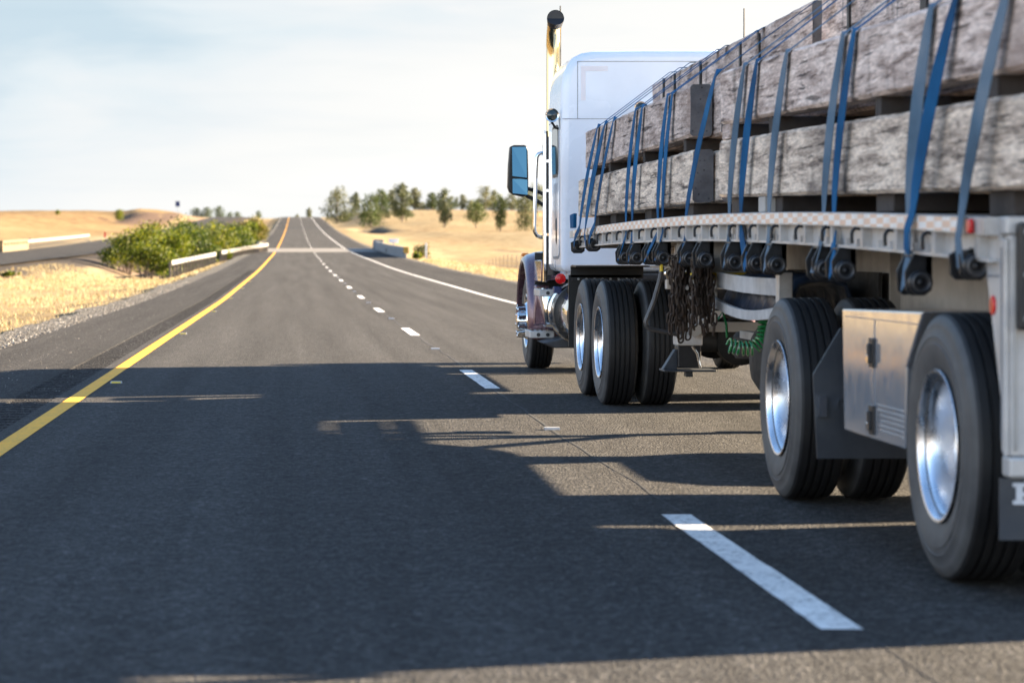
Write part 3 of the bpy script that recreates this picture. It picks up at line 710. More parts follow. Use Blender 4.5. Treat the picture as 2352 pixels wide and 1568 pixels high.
# opposite carriageway: concrete parapet with a row of openings, then a white metal railing
root = empty('opposite_parapet', (-28.9, 238, road_z(238))); m = MB(); 
zq = lambda y: road_z(238 + y) - road_z(238)
m.sweepY([(-.15,-.6),(.15,-.6),(.15,.62),(-.15,.62)], [0, 8, 16, 23], zq); m.sweepY([(-.17,.88),(.17,.88),(.17,1.12),(-.17,1.12)], [0, 8, 16, 23], zq)
for i in range(9): m.box(-.13,.13, i*2.75, i*2.75+1.5, zq(i*2.75+.7)+.60, zq(i*2.75+.7)+.90)
m.build('parapet_wall', M_CONC, root, smooth=0, recalc=True); tag(root, 'cream concrete parapet with a row of openings beside the opposite road', 'parapet')
root = empty('metal_railing', (-28.9, 262, road_z(262))); m = MB(); zq2 = lambda y: road_z(262 + y) - road_z(262)
m.sweepY([(-.06,.72),(.06,.72),(.06,1.0),(-.06,1.0)], [i*6.0 for i in range(14)], zq2); m.build('top_rail', M_RAILW, root, smooth=0, recalc=True)
pm = MB(); pm.box(-.03,.03,-.05,.05,-.2,.73); first = None
for i in range(40):
    if first is None: first = pm.build('baluster', M_RAILW, root, smooth=0); o = first
    else: o = first.copy(); COL.objects.link(o); o.parent = root
    o.location = (0, 1 + i*1.95, zq2(1 + i*1.95))
m = MB(); m.box(-.2,.2,78,78.5,-.2,1.3); m.build('end_post', M_RAILW, root); tag(root, 'white metal railing with thin balusters beside the opposite road', 'railing')
for px, py, Y, w, h, lab in ((62, 553, 330, 1.2, .62, 'wide dark blue sign panel above the cream parapet'), (85, 553, 330, .22, .5, 'narrow dark blue sign beside the wide one'), (408, 468.5, 640, 1.15, 1.4, 'dark blue square sign high on the earth mound')):
    p = at(px, py, Y); root = empty('road_sign', (p.x, Y, ground(p.x, Y))); zz = p.z - root.location.z
    m = MB(); m.box(-.05,.05,-.04,.04,-.3,max(.3, zz)); m.build('post', M_SIGNG, root); m = MB(); m.box(-w/2,w/2,-.07,-.042,zz-h/2,zz+h/2); m.build('sign_panel', M_BLUESIGN, root, bevel=.01)
    tag(root, lab, 'sign', 'dark blue signs on the left')
p = at(241, 556, 395); root = empty('marker_post', (p.x, 395, ground(p.x, 395))); m = MB(); m.box(-.15,.15,-.05,.05,-.2,.9); m.build('post', M_RED, root)
tag(root, 'small red marker post at the far edge of the opposite road', 'marker')
# wire fence across the right field
root = empty('wire_fence', (15.5, 120, 0)); pm = MB(); pm.tube([(0,0,-.3),(0,0,1.15)], .035, 6); first = None; tops = []
for i in range(22):
    yy = 110 + i * 5.0; xx = 14.5 + i * .12; zz = ground(xx, yy)
    if first is None: first = pm.build('post', M_POSTW, root); o = first
    else: o = first.copy(); COL.objects.link(o); o.parent = root
    o.location = (xx - 15.5, yy - 120, zz); tops.append(Vector((xx - 15.5, yy - 120, zz)))
m = MB()
for hh in (.35, .7, 1.05): m.tube([t + Vector((0,0,hh)) for t in tops], .006, 4)
m.build('wires', M_SIGNG, root); tag(root, 'thin wire fence on weathered posts below the right shoulder', 'fence')

# ------------------------------------------------------------------ wheels (left side faces -X)
def part(mb, name, mats, root, **kw):
    o = mb.build(name, mats, None, **kw); o.parent = root
    o.matrix_parent_inverse = Matrix.Translation(-Vector(root.location)); return o
def tyre_mb(w, r, rr):
    p = [(.030, rr-.02, 0), (.016, rr+.004, 0), (.008, rr+.03, 0), (.001, rr+.055, 0), (-.006, rr+.085, 0), (-.008, rr+.11, 0), (-.0045, rr+.113, 0), (-.004, rr+.135, 0), (-.0065, rr+.138, 0), (.002, r-.072, 0), (.006, r-.05, 0), (.006, r-.046, 0), (.014, r-.030, 0), (.024, r-.012, 0)]
    t = [(.036, r-.003)]
    for k in range(4):
        c = .036 + (w - .072) * (k + 1) / 5
        t += [(c-.0075, r), (c-.0055, r-.013), (c+.0055, r-.013), (c+.0075, r)]
    t += [(w-.036, r-.003)]
    L_ = [(a, q) for a, q, _ in p]; prof = L_ + t + [(w - a, q) for a, q in reversed(L_)]
    mi = [0]*(len(L_)-1) + [1]*(len(t)+1) + [0]*(len(L_)-1)
    m = MB(); m.lathe(prof, (0,0,0), 'x', 80, mi); return m
def dual_rim_mb(w, rr, outer):
    m = MB()
    if outer:
        prof = [(.034, rr-.016), (.010, rr+.002), (.002, rr+.010), (-.001, rr+.008), (.001, rr-.002), (.010, rr-.010), (.030, rr-.016), (.040, rr-.028), (.058, rr-.036), (.110, rr-.042), (.150, rr-.046), (.166, rr-.062), (.170, rr-.085), (.166, .165), (.158, .125), (.115, .118), (.100, .105), (.095, .06), (.095, .001)]
        m.lathe(prof, (0,0,0), 'x', 64)
        for k in range(10):
            a = 2*math.pi*k/10; m.lathe([(.165,.017),(.128,.017),(.122,.012),(.122,.001)], (0, math.cos(a)*.168, math.sin(a)*.168), 'x', 8)
        m.lathe([(.034, rr-.018), (w-.02, rr-.018)], (0,0,0), 'x', 48)
    else:
        m.lathe([(.03, rr-.018), (.03, rr-.05), (.08, rr-.06), (.10, .1), (.10, .001)], (0,0,0), 'x', 48); m.lathe([(w-.03, rr-.018), (w-.05, .12), (w-.05, .001)], (0,0,0), 'x', 48); m.lathe([(.03, rr-.018), (w-.03, rr-.018)], (0,0,0), 'x', 48)
    return m
def steer_rim_mb(w, rr):
    m = MB(); m.lathe([(.034, rr-.016), (.010, rr+.004), (.002, rr+.010), (-.001, rr+.006), (.006, rr-.010), (.030, rr-.024), (.038, rr-.05), (.015, .215), (-.012, .195), (-.016, .13), (-.02, .105), (-.085, .098), (-.10, .085), (-.105, .05), (-.108, .001)], (0,0,0), 'x', 64)
    return m
WR, RR = .525, .292
tyre_me = tyre_mb(.275, WR, RR); rim_out = dual_rim_mb(.275, RR, True); rim_in = dual_rim_mb(.275, RR, False); rim_st = steer_rim_mb(.285, RR)
WCACHE = {}
def wheel(root, kind, x, y, flip=False, name='wheel'):
    e = empty(name, (x, y, WR - .006)); e.parent = root; e.matrix_parent_inverse = Matrix.Translation(-Vector(root.location))
    if flip: e.rotation_euler = (0, 0, math.pi)
    if kind not in WCACHE:
        t = tyre_me.build('tyre', [M_SIDEW, M_TREAD], e, smooth=28, recalc=True)
        r = {'out': rim_out, 'in': rim_in, 'steer': rim_st}[kind].build('rim', M_ALU_RIM if kind == 'out' else M_CHROME if kind == 'steer' else M_DARK, e, smooth=30, recalc=False)
        WCACHE[kind] = [t, r]
        if kind == 'steer':
            for k in range(10):
                a = 2*math.pi*k/10; q = MB(); q.lathe([(0, .024), (-.07, .020), (-.082, .021), (-.088, .016), (-.088, .001)], (0,0,0), 'x', 10)
                if k == 0: nut = q.build('lug_nut_cover', M_CHROME, e, smooth=30, recalc=True); n_ = nut
                else: n_ = nut.copy(); COL.objects.link(n_); n_.parent = e
                n_.location = (-.012, math.cos(a)*.166, math.sin(a)*.166); WCACHE[kind].append(n_)
    else:
        for s in WCACHE[kind]:
            c = s.copy(); COL.objects.link(c); c.parent = e
    e.rotation_euler.x = R.random() * .6
    return e
def axle_set(root, y, xl, xr, track=.33):
    wheel(root, 'out', xl, y); wheel(root, 'in', xl + track, y)
    wheel(root, 'out', xr, y, True); wheel(root, 'in', xr - track, y, True)

# ------------------------------------------------------------------ flatbed trailer
XL, XR = 2.53, 5.12
Y0, Y1 = 8.87, 22.25
def dz_(y): return 1.52 - (.0012 if y > 16.5 else .0019) * (y - 16.5) ** 2
T = tag(empty('flatbed_trailer', (3.82, 15.5, 0)), 'aluminium flatbed trailer on spread dual axles carrying grey beams', 'trailer')
YY = [Y0 + (Y1 - Y0) * i / 44 for i in range(45)]
m = MB(); m.sweepY([(XL+.07,-.05),(XR-.07,-.05),(XR-.07,-.004),(XL+.07,-.004)], YY, dz_); part(m, 'deck', M_ALU_D, T, smooth=20, recalc=True)
def rail(sgn, X):
    m = MB(); f = lambda a: X + sgn * a
    prof = [(f(0),-.066),(f(.0),-.004),(f(.012),0),(f(.07),0),(f(.07),-.165),(f(.018),-.165),(f(.018),-.152),(f(.052),-.152),(f(.052),-.066)]
    m.sweepY(prof, YY, dz_)
    k = 0; y = Y0 + .12
    while y < Y1 - .1:
        z = dz_(y); big = (k % 3 == 0); wd = .055 if big else .020; dp = .012 if big else .032
        a, b = sorted((f(dp), f(.055))); m.box(a, b, y, y + wd, z - .155 if big else z-.155, z - .064 if big else z - .12)
        k += 1; y += .2033
    return part(m, 'side_rail', M_ALU, T, smooth=20, recalc=True)
r1 = rail(1, XL); rail(-1, XR)
m = MB(); m.sweepY([(XL-.003,-.060),(XL+.001,-.060),(XL+.001,-.006),(XL-.003,-.006)], YY[1:-1], dz_); part(m, 'reflective_tape', M_TAPE, T, smooth=0, recalc=True)
# forged rope hooks along the rail
for i in range(20):
    y = 9.68 + i * .612
    if y > 21.9: break
    z = dz_(y); m = MB(); pts = [(XL+.036, y, z-.158), (XL+.034, y, z-.115)]
    for k in range(11):
        a = math.pi * k / 10; pts.append((XL + .006 + .027*math.cos(a), y - .012*k/10, z - .100 + .030*math.sin(a)))
    pts += [(XL-.021, y-.014, z-.125), (XL-.019, y-.015, z-.140)]
    m.tube(pts, .0085, 8); part(m, 'rope_hook', M_BLACKM, T)
# winches
def winch(y, zc, high=False, off=False):
    e = empty('strap_winch', (XR - .02 if off else XL + .02, y, zc)); e.scale = (-1 if off else 1, 1, 1); e.parent = T; e.matrix_parent_inverse = Matrix.Translation(-Vector(T.location))
    m = MB(); top = dz_(y) - .165 - zc
    if high: top = .05
    for s in (-.075, .062):
        m.prism([(-.055, .03), (-.05, -.045), (-.028, -.066), (.028, -.066), (.055, -.045), (.058, top), (-.02, top)], 'y', s, s + .013)
    m.box(-.02, .058, -.075, .075, top - .012, top)
    m.box(.03, .058, -.075, .075, -.02, top)
    m.build('winch_bracket', M_BLACKM, e, smooth=0, bevel=.003)
    m = MB(); m.lathe([(-.128,.001),(-.120,.017),(-.128,.020),(-.130,.044),(-.124,.048),(-.086,.048),(-.080,.030),(.075,.030),(.080,.04),(.10,.04),(.10,.001)], (0,0,-.012), 'y', 24)
    m.build('winch_drum', M_BLACKM, e, smooth=30, recalc=True)
    m = MB(); m.lathe([(-.131,.030),(-.133,.034),(-.131,.040)], (0,0,-.012), 'y', 24); m.build('ratchet_collar', M_COLLAR, e)
    return e
WIN = []      # (px, py)
for px, py in ((1322,565),(1357,560),(1427,588),(1453.5,588),(1489,587),(1513.6,588),(1573,589),(1608.8,591),(1676,597),(1726,600),(1771,603),(1879,612),(1925.7,614.7),(2095.7,641),(2221.7,603)):
    y = 13994 / (px - VX) + .10; z = CH - (py - VY) * y / F; winch(y, z, py in (565, 560, 603) and px != 1771); WIN.append((px, y, z))
for px, y, z in WIN: winch(y, z, z > dz_(y) - .22, True)
# frame
m = MB()
for X in (3.34, 4.28):
    prof = [(8.9, 0), (16.2, 0), (16.6, .10), (18.6, .26), (22.1, .30)]
    web = MB()
    bot = lambda y: .80 if y < 16.2 else .80 + (.34 if y > 18.6 else .34 * sstep(16.2, 18.6, y))
    ys2 = [8.95 + i*.35 for i in range(39)]
    vs = []
    for y in ys2:
        zb, zt = (bot(y), dz_(y) - .17)
        for dx, z in ((-.07, zb), (.07, zb), (.07, zb+.018), (.008, zb+.02), (.008, zt-.02), (.07, zt-.018), (.07, zt), (-.07, zt), (-.07, zt-.018), (-.008, zt-.02), (-.008, zb+.02), (-.07, zb+.018)): vs.append((X+dx, y, z))
    n = 12; web.add(vs, [(i*n+k, i*n+(k+1)%n, (i+1)*n+(k+1)%n, (i+1)*n+k) for i in range(len(ys2)-1) for k in range(n)] + [tuple(range(n-1,-1,-1)), tuple((len(ys2)-1)*n+k for k in range(n))])
    for y in (11.3, 13.3, 15.0): web.box(X-.065, X-.009, y, y+.02, .83, dz_(y)-.2)
    part(web, 'main_beam', M_ALU_D, T, smooth=20, recalc=True)
c0 = None
for i in range(32):
    y = 9.0 + i*.42
    m = MB(); z = dz_(y); m.box(XL+.075, XR-.075, y, y+.05, z-.165, z-.052); part(m, 'cross_member', M_ALU_D, T, smooth=0)
# axles and wheels
TY = (9.54, 12.69)
for y in TY:
    m = MB(); m.tube([(2.75, y, WR), (4.9, y, WR)], .065, 16); part(m, 'axle', M_DARK, T)
    axle_set(T, y, XL, XR)
    for X in (3.34, 4.28):
        m = MB(); m.prism([(y-.1,.80),(y+.55,.80),(y+.60,.52),(y+.45,.50),(y+.05,WR+.05),(y-.45,.58),(y-.45,.66),(y-.15,.70)], 'x', X-.05, X+.05); part(m, 'suspension_arm', M_DARK, T, smooth=0, bevel=.01)
        m = MB(); m.lathe([(.60,.001),(.60,.10),(.64,.13),(.70,.13),(.74,.10),(.80,.11),(.80,.001)], (X, y-.35, 0), 'z', 20); part(m, 'air_spring', M_BLACK, T)
# tool box between the spread axles
m = MB(); m.prism([(11.24,1.02),(9.80,1.04),(10.07,.80),(10.10,.46),(11.20,.46)], 'x', XL+.015, XL+.53); box = part(m, 'tool_box', M_ALU_BOX, T, smooth=0, bevel=.008, recalc=True)
m = MB(); m.box(XL+.0125, XL+.0145, 9.86, 11.18, .985, .989); m.box(XL+.0125, XL+.0145, 10.607, 10.613, .48, .985); m.build('door_seam', M_SEAM, box, smooth=0)
for z in (.83, .535):
    m = MB(); m.box(XL+.003, XL+.014, 10.60, 10.68, z-.055, z+.075); m.box(XL-.014, XL+.006, 10.615, 10.645, z-.035, z+.05); m.build('latch', M_BLACKM, box, smooth=0, bevel=.004)
    m = MB(); m.box(XL-.018, XL-.012, 10.617, 10.643, z-.04, z+.0); m.build('latch_lever', M_CHROME, box, smooth=0, bevel=.003)
m = MB(); m.box(XL+.012, XL+.014, 10.12, 10.55, .50, .51)
for k in range(5): m.box(XL+.0125, XL+.016, 10.12, 10.58, .525+k*.022, .531+k*.022)
m.build('pressed_ribs', M_ALU_BOX, box, smooth=0)
# flap behind the forward axle
m = MB(); m.prism([(2.49,.30),(3.10,.30),(3.10,.92),(2.60,.92),(2.47,.70)], 'y', 11.52, 11.535); part(m, 'mud_flap', M_FLAP, T, smooth=0)
m = MB(); m.box(2.49, 2.53, 11.49, 11.52, .50, .60); m.lathe([(-.03,.02),(0,.02)], (2.60,11.52,.56), 'y', 10); part(m, 'flap_bracket', M_CHROME, T, smooth=0)
# rear frame, dock bumper, lamps, flap
m = MB(); m.box(2.545, 5.105, 8.66, 8.74, .54, 1.345); rf = part(m, 'rear_frame', M_ALU, T, smooth=0, bevel=.006)
m = MB(); m.box(2.53, 5.12, 8.652, 8.75, 1.346, 1.412); part(m, 'rear_sill', M_ALU, T, smooth=0, bevel=.008)
m = MB(); m.box(2.54, 5.11, 8.645, 8.75, .46, .538); part(m, 'underride_bar', M_ALU, T, smooth=0, bevel=.012)
for x0, x1 in ((2.525, 2.544), (5.106, 5.125)):
    m = MB(); m.prism([(8.67,.54),(8.70,.56),(8.705,.74),(8.885,1.19),(8.90,1.33),(8.66,1.33),(8.66,.54)], 'x', x0, x1); part(m, 'side_gusset', M_ALU, T, smooth=0, bevel=.004, recalc=True)
m = MB(); m.box(2.522, 2.526, 8.72, 8.86, 1.19, 1.198); m.box(2.522, 2.526, 8.69, 8.695, .6, 1.3); m.build('edge_trim', M_SEAM, rf, smooth=0)
m = MB(); m.box(2.56, 2.572, 8.652, 8.662, .56, 1.32); m.box(2.61, 2.614, 8.655, 8.662, .56, 1.0); m.build('edge_trim', M_ALU_D, rf, smooth=0, bevel=.003)
m = MB(); m.box(2.563, 2.93, 8.595, 8.658, 1.0, 1.39); db = part(m, 'dock_bumper', M_BLACK, T, smooth=0, bevel=.012)
m = MB()
for z in (1.04, 1.20, 1.355): m.lathe([(-.012,.001),(-.012,.011),(0,.013)], (2.588, 8.595, z), 'y', 12)
m.build('bolt', M_SIGNG, db)
m = MB(); m.prism([(8.72 + .026*math.cos(k*math.pi/8), 1.09 + .036*math.sin(k*math.pi/8)) for k in range(16)], 'x', 2.512, 2.524); part(m, 'marker_lamp', M_RED, T, bevel=.004, recalc=True)
m = MB(); m.box(XL-.022, XL-.003, 8.99, 9.04, dz_(9)-.062, dz_(9)-.008); part(m, 'marker_lamp', M_RED, T, bevel=.006)
m = MB(); m.box(2.51, 3.15, 8.665, 8.677, .235, .459); fl = part(m, 'mud_flap', M_FLAP, T, smooth=0)
m = MB(); m.box(4.50, 5.14, 8.665, 8.677, .235, .459); part(m, 'mud_flap', M_FLAP, T, smooth=0)
m = MB()   # white slab-serif letter on the flap
lx, lz, y = 2.556, .365, 8.659
for x0, x1, z0, z1 in ((0,.050,0,.014),(.012,.036,.014,.064),(0,.066,.064,.078),(.036,.066,.031,.044),(.060,.080,.036,.070),(.044,.062,.012,.031),(.054,.086,0,.014)): m.box(lx+x0, lx+x1, y, y+.006, lz+z0, lz+z1)
m.build('lettering', M_FLAPW, fl, smooth=0)
for o in [x for x in COL.objects if x.parent == T and x.name.split('.')[0] in ('rear_frame','rear_sill','underride_bar','side_gusset','dock_bumper','mud_flap')]:
    if o.data.vertices[0].co.y < 9: o.location = (.055, .13, 0)
m = MB(); m.prism([(14.05,.50),(16.05,.50),(16.2,.62),(16.1,.74),(15.7,.80),(14.5,.80),(14.1,.72),(13.95,.62)], 'x', 4.86, 5.08); part(m, 'tool_box', M_DARK, T, smooth=0, bevel=.02, recalc=True)  # unseen off-side box, inferred from and shaped to its shadow on the road
# unseen boards and box on the off side, added to shape the ground shadow
for za, zb in ((1.125, 1.18), (1.195, 1.30)):
    m = MB(); m.box(4.98, 5.01, 17.3, 19.7, za, zb); part(m, 'rack_board', M_LTWOOD, T, smooth=0)
m = MB(); m.prism([(12.36,1.04),(9.80,1.04),(10.07,.80),(10.10,.46),(11.93,.46),(11.97,.86),(12.28,.93)], 'x', XR-.53, XR-.02); part(m, 'tool_box', M_ALU_BOX, T, smooth=0, bevel=.008, recalc=True)  # added sun blocker; forward edge stepped to let a strip of sunlight through
# landing gear with brace, foot and crank
for X, nm in ((2.885, 0), (4.77, 1)):
    y = 17.75
    m = MB(); m.box(X-.075, X+.075, y-.07, y+.07, .62, 1.34); m.box(X-.095, X+.095, y-.09, y+.09, .60, .69); lg = part(m, 'landing_leg', M_ALU, T, smooth=0, bevel=.01)
    m = MB(); m.box(X-.085, X+.085, y-.08, y+.08, .44, .60); m.build('inner_leg', M_BLACKM, lg, smooth=0, bevel=.008)
    m = MB(); m.prism([(X-.19,.41),(X+.19,.41),(X+.19,.425),(X-.19,.425)], 'y', y-.12, y+.14); m.prism([(X-.19,.425),(X-.10,.57),(X-.085,.57),(X-.085,.425)], 'y', y-.05, y+.05); m.box(X-.02, X+.03, y-.05, y+.05, .37, .41); m.build('foot', M_FLAP, lg, smooth=0, bevel=.004)
    m = MB(); m.tube([(X+.02, y-.10, .70), (X+.55, y-.9, 1.25)], .05, 4); m.build('brace', M_ALU_D, lg, smooth=0)
m = MB(); m.box(2.80, 4.85, 17.70, 17.78, .70, .77); part(m, 'cross_shaft', M_ALU_D, T, smooth=0)
m = MB(); m.tube([at(1521,612,17.6), at(1516,640,17.6), at(1502,690,17.6), at(1488,725,17.6), at(1483,738,17.6), at(1484,748,17.6), at(1492,755,17.6), at(1512,759,17.6), at(1556,768,17.6)], .017, 10); part(m, 'crank_handle', M_COLLAR, T)
m = MB(); m.tube([at(1590,795,17.3), at(1601,812,17.3), at(1609,846,17.3)], .009, 8); part(m, 'locking_pin', M_CHROME, T)
# lower rail bar from landing gear to the rack
m = MB(); m.box(3.00, 3.06, 13.4, 16.3, .705, .755); part(m, 'brace_bar', M_ALU_D, T, smooth=0)
# dunnage rack under the deck
RK = empty('dunnage_rack', (2.72, 15, .9)); RK.parent = T; RK.matrix_parent_inverse = Matrix.Translation(-Vector(T.location))
def rk(mb, name, mat, **kw):
    o = mb.build(name, mat, None, **kw); o.parent = RK; o.matrix_parent_inverse = Matrix.Translation(-Vector(RK.location)); return o
for y, z in ((15.90, .93), (13.50, .80)):
    m = MB(); m.box(2.70, 2.78, y, y+.08, z, 1.17); rk(m, 'rack_post', M_ALU, smooth=0, bevel=.006)
m = MB(); m.box(3.26, 3.28, 13.5, 15.98, .86, 1.17); rk(m, 'rack_sun_block', M_DARK, smooth=0)  # panel added behind the boards to keep sunlight off the tarp
for (za, zb, sag) in ((1.035, 1.135, .012), (.915, .975, .055)):
    m = MB(); ys2 = [13.58 + 2.32*i/16 for i in range(17)]; vs = []
    f = lambda y: (-sag * math.sin(math.pi*(y-13.58)/2.32) + .030*(y-13.58)/2.32)
    m.sweepY([(2.715, za), (2.745, za), (2.745, zb), (2.715, zb)], ys2, f); rk(m, 'rack_board', M_LTWOOD, smooth=0, bevel=.004, recalc=True)
m = MB()
for i in range(9): m.box(2.75, 3.25, 13.65 + i*.27, 13.70 + i*.27, .90, .93)
rk(m, 'rack_floor', M_DARK, smooth=0)
tp = MB(); n = 26
for i in range(n):
    for k in range(7):
        y = 13.7 + 2.1*i/(n-1); x = 2.78 + .42*k/6; z = (.93 if k in (0, 6) else 1.02) + .115*math.sin(math.pi*k/6)**.5 + .035*math.sin(i*1.9) * (1 if 0 < k < 6 else 0) + .02*vnoise(i*3.1, k, 2, 5)
        tp.v.append((x, y, z))
tp.f = [(i*7+k, i*7+k+1, (i+1)*7+k+1, (i+1)*7+k) for i in range(n-1) for k in range(6)]; tp.mi = [0]*len(tp.f)
o = tp.build('folded_tarp', M_TARP, smooth=60); sm = o.modifiers.new('solid', 'SOLIDIFY'); sm.thickness = .02; o.parent = None
tag(o, 'crumpled dark blue tarp lying in the pale rack under the trailer deck', 'tarp')
# air tank and coiled hose
m = MB(); m.lathe([(0,.001),(.01,.15),(.05,.21),(.09,.225),(.86,.225),(.90,.21),(.94,.15),(.95,.001)], (2.95, 15.6, .60), 'x', 32); part(m, 'air_tank', M_DARK, T, recalc=True)
m = MB(); m.lathe([(0,.001),(0,.14),(.03,.155),(.15,.155),(.18,.13),(.18,.001)], (3.15, 16.5, .56), 'z', 24); part(m, 'gear_housing', M_DARK, T, recalc=True)
m = MB(); cen = [at(1672,792,15.0), at(1700,800,15.0), at(1730,800,15.0), at(1752,782,15.0), at(1757,755,15.0), at(1760,722,15.0)]; pts = []; turns = 15
cps = 12
for i in range(turns * cps + 1):
    u = i / (turns*cps) * (len(cen)-1); k = min(int(u), len(cen)-2); p = cen[k].lerp(cen[k+1], u-k); t = (cen[k+1]-cen[k]).normalized(); a = Vector((0,1,0)); b = t.cross(a).normalized()
    an = 2*math.pi*i/cps; pts.append(p + (a*math.cos(an) + b*math.sin(an))*.042)
m.tube(pts, .0075, 6); part(m, 'coiled_air_hose', M_GREEN, T)
m = MB(); m.tube([at(1648,735,15.6), at(1660,715,15.6), at(1668,745,15.6), at(1670,775,15.6)], .009, 6); part(m, 'air_line', M_GREEN, T)
# chain hangers under the rail and the chains that hang from them
for i, (px, Y) in enumerate(((1572, 16.2), (1620, 15.6))):
    p = at(px, 600, Y); m = MB(); m.box(2.62, 2.98, Y-.012, Y+.012, 1.10, 1.36); m.prism([(2.60,1.08),(2.72,1.02),(2.98,1.18),(2.98,1.36),(2.60,1.36)], 'y', Y+.24, Y+.25); hg = part(m, 'chain_hanger', M_ALU_D, T, smooth=0)
    m = MB(); m.box(2.55, 2.95, Y-.035, Y-.013, 1.105, 1.15); m.build('yellow_strap', M_YEL, hg, smooth=0, bevel=.004)
m = MB(); m.box(2.535, 2.545, 16.72, 16.80, 1.15, 1.25); part(m, 'yellow_tag', M_YEL, T, smooth=0)
def link_mb():
    m = MB(); pts = []
    for k in range(16):
        a = 2*math.pi*k/16; pts.append((.0175*math.cos(a), 0, .021*math.sin(a) + (.018 if math.sin(a) > 0 else -.018)))
    m.tube(pts, .0068, 6, closed=True); return m
LK = link_mb(); rc = random.Random(5)
def chain_mb(n, rnd):
    m = MB(); x = y = 0.0; sx, sy = rnd.gauss(0, .0035), rnd.gauss(0, .004)
    for i in range(n):
        a = (math.pi/2 if i % 2 else 0) + rnd.gauss(0, .35); c, s = math.cos(a), math.sin(a); x += sx + rnd.gauss(0, .005); y += sy + rnd.gauss(0, .005); tl = rnd.gauss(0, .12)
        m.add([(vx*c - vy*s + x + tl*vz, vx*s + vy*c + y, vz - i*.060) for vx, vy, vz in LK.v], LK.f)
    return m
for i in range(46):
    grp = 0 if i < 23 else 1
    px = rc.gauss(1561, 9) if grp == 0 else rc.gauss(1617, 10)
    Y = (16.0 if grp == 0 else 15.45) + rc.uniform(-.16, .16); top = at(px, 602 + rc.uniform(-6, 8), Y); n = rc.randint(6, 8) if rc.random() < .8 else rc.randint(8, 9)
    o = chain_mb(n - grp, rc).build('chain', M_RUST, loc=top); tag(o, 'rusty brown chain hanging in a bundle under the trailer side', 'chain', 'rusty chains hanging under the trailer')

# ------------------------------------------------------------------ load of beams
def beam(name, x0, w, ya, yb, za, zb, h, mat, seed, seg=.12):
    """straight rough beam; za, zb = bottom height at its far and near ends"""
    rnd = random.Random(seed); n = max(2, int((yb - ya) / seg)); c = .016; m = MB()
    sec = [(c,0),(w-c,0),(w,c),(w,h-c),(w-c,h),(c,h),(0,h-c),(0,h*.66),(0,h*.33),(0,c)]; k = len(sec)
    low = [rnd.gauss(0, 1) for _ in range(k)]
    for i in range(n + 1):
        y = ya + (yb - ya) * i / n; z = zb + (za - zb) * (i / n)
        for j, (x, zz) in enumerate(sec):
            m.v.append((x0 + x + rnd.gauss(0, .0016), y + (rnd.gauss(0, .006) if i in (0, n) else 0), z + zz + rnd.gauss(0, .0013) + .0008*math.sin(y*2.1 + low[j])))
    m.f = [(i*k+j, i*k+(j+1)%k, (i+1)*k+(j+1)%k, (i+1)*k+j) for i in range(n) for j in range(k)]; m.mi = [0]*len(m.f)
    m.f += [tuple(range(k-1,-1,-1)), tuple(n*k+j for j in range(k))]; m.mi += [1, 1]
    return m.build(name, [mat, M_END], smooth=30, recalc=True)
GB = 'grey beams stacked on the trailer'
BX = 2.60
spec = [  # label, x, w, near y, far y, z near, z far, h, mat
 ('front lower grey beam at the deck edge, behind the three foremost straps', BX, .135, 15.80, 22.15, 1.606, 1.600, .345, M_BEAM_G),
 ('front upper pinkish beam lying on the lower front one', BX, .14, 15.88, 21.60, 2.043, 2.022, .338, M_BEAM_B),
 ('rear lower beam with pale and dark blotches just above the deck', BX, .15, 8.58, 14.82, 1.504, 1.619, .345, M_BEAM_G),
 ('rear upper pinkish beam above the blotched lower one', BX, .15, 8.58, 14.76, 1.936, 2.058, .325, M_BEAM_P)]
sd = 11
for lab, x, w, ya, yb, za, zb, h, mt in spec:
    sd += 1; tag(beam('beam', x, w, ya, yb, zb, za, h, mt, sd), lab, 'beam', GB)
# second and third ranks
for i, (lab, x, w, ya, yb, za, zb, h, mt) in enumerate((
 ('second beam of the front lower layer, its dark end showing in the gap', BX+.15, .14, 15.55, 22.0, 1.606, 1.600, .34, M_BEAM_G),
 ('second beam of the front upper layer, its end just right of the dark end', BX+.155, .14, 15.60, 21.5, 2.043, 2.022, .338, M_BEAM_B),
 ('top front beam set back on the stack against the white sleeper', 3.20, .24, 14.95, 21.6, 2.43, 2.375, .41, M_BEAM_B),
 ('top rear beam set back on the stack, cut by the upper picture edge', 3.20, .24, 8.58, 14.66, 2.285, 2.42, .43, M_BEAM_P))):
    sd += 1; tag(beam('beam', x, w, ya, yb, zb, za, h, mt, sd), lab, 'beam', GB)
inner = 'rough grey beam packed among others inside the stack'
for ya, yb, za1, zb1, za2, zb2 in ((15.85, 22.0, 1.604, 1.60, 2.043, 2.022), (8.58, 14.75, 1.504, 1.617, 1.936, 2.057)):
    x = 2.93
    while x < 4.95:
        w = .30 if x < 4.7 else .20
        sd += 1; tag(beam('beam', x, w, ya + R.uniform(-.02,.25), yb, zb1, za1, .34, M_BEAM_G, sd, .6), inner, 'beam', GB)
        sd += 1; tag(beam('beam', x, w, ya + R.uniform(-.02,.25), yb, zb2, za2, .32, M_BEAM_B, sd, .6), inner, 'beam', GB)
        x += w + .015
    for x in (3.46, 3.78, 4.10):
        sd += 1; tag(beam('beam', x, .30, ya, yb - .1, za2 + (.355 if ya > 12 else .465), za2 + .36, .39, M_BEAM_P, sd, .6), inner, 'beam', GB)
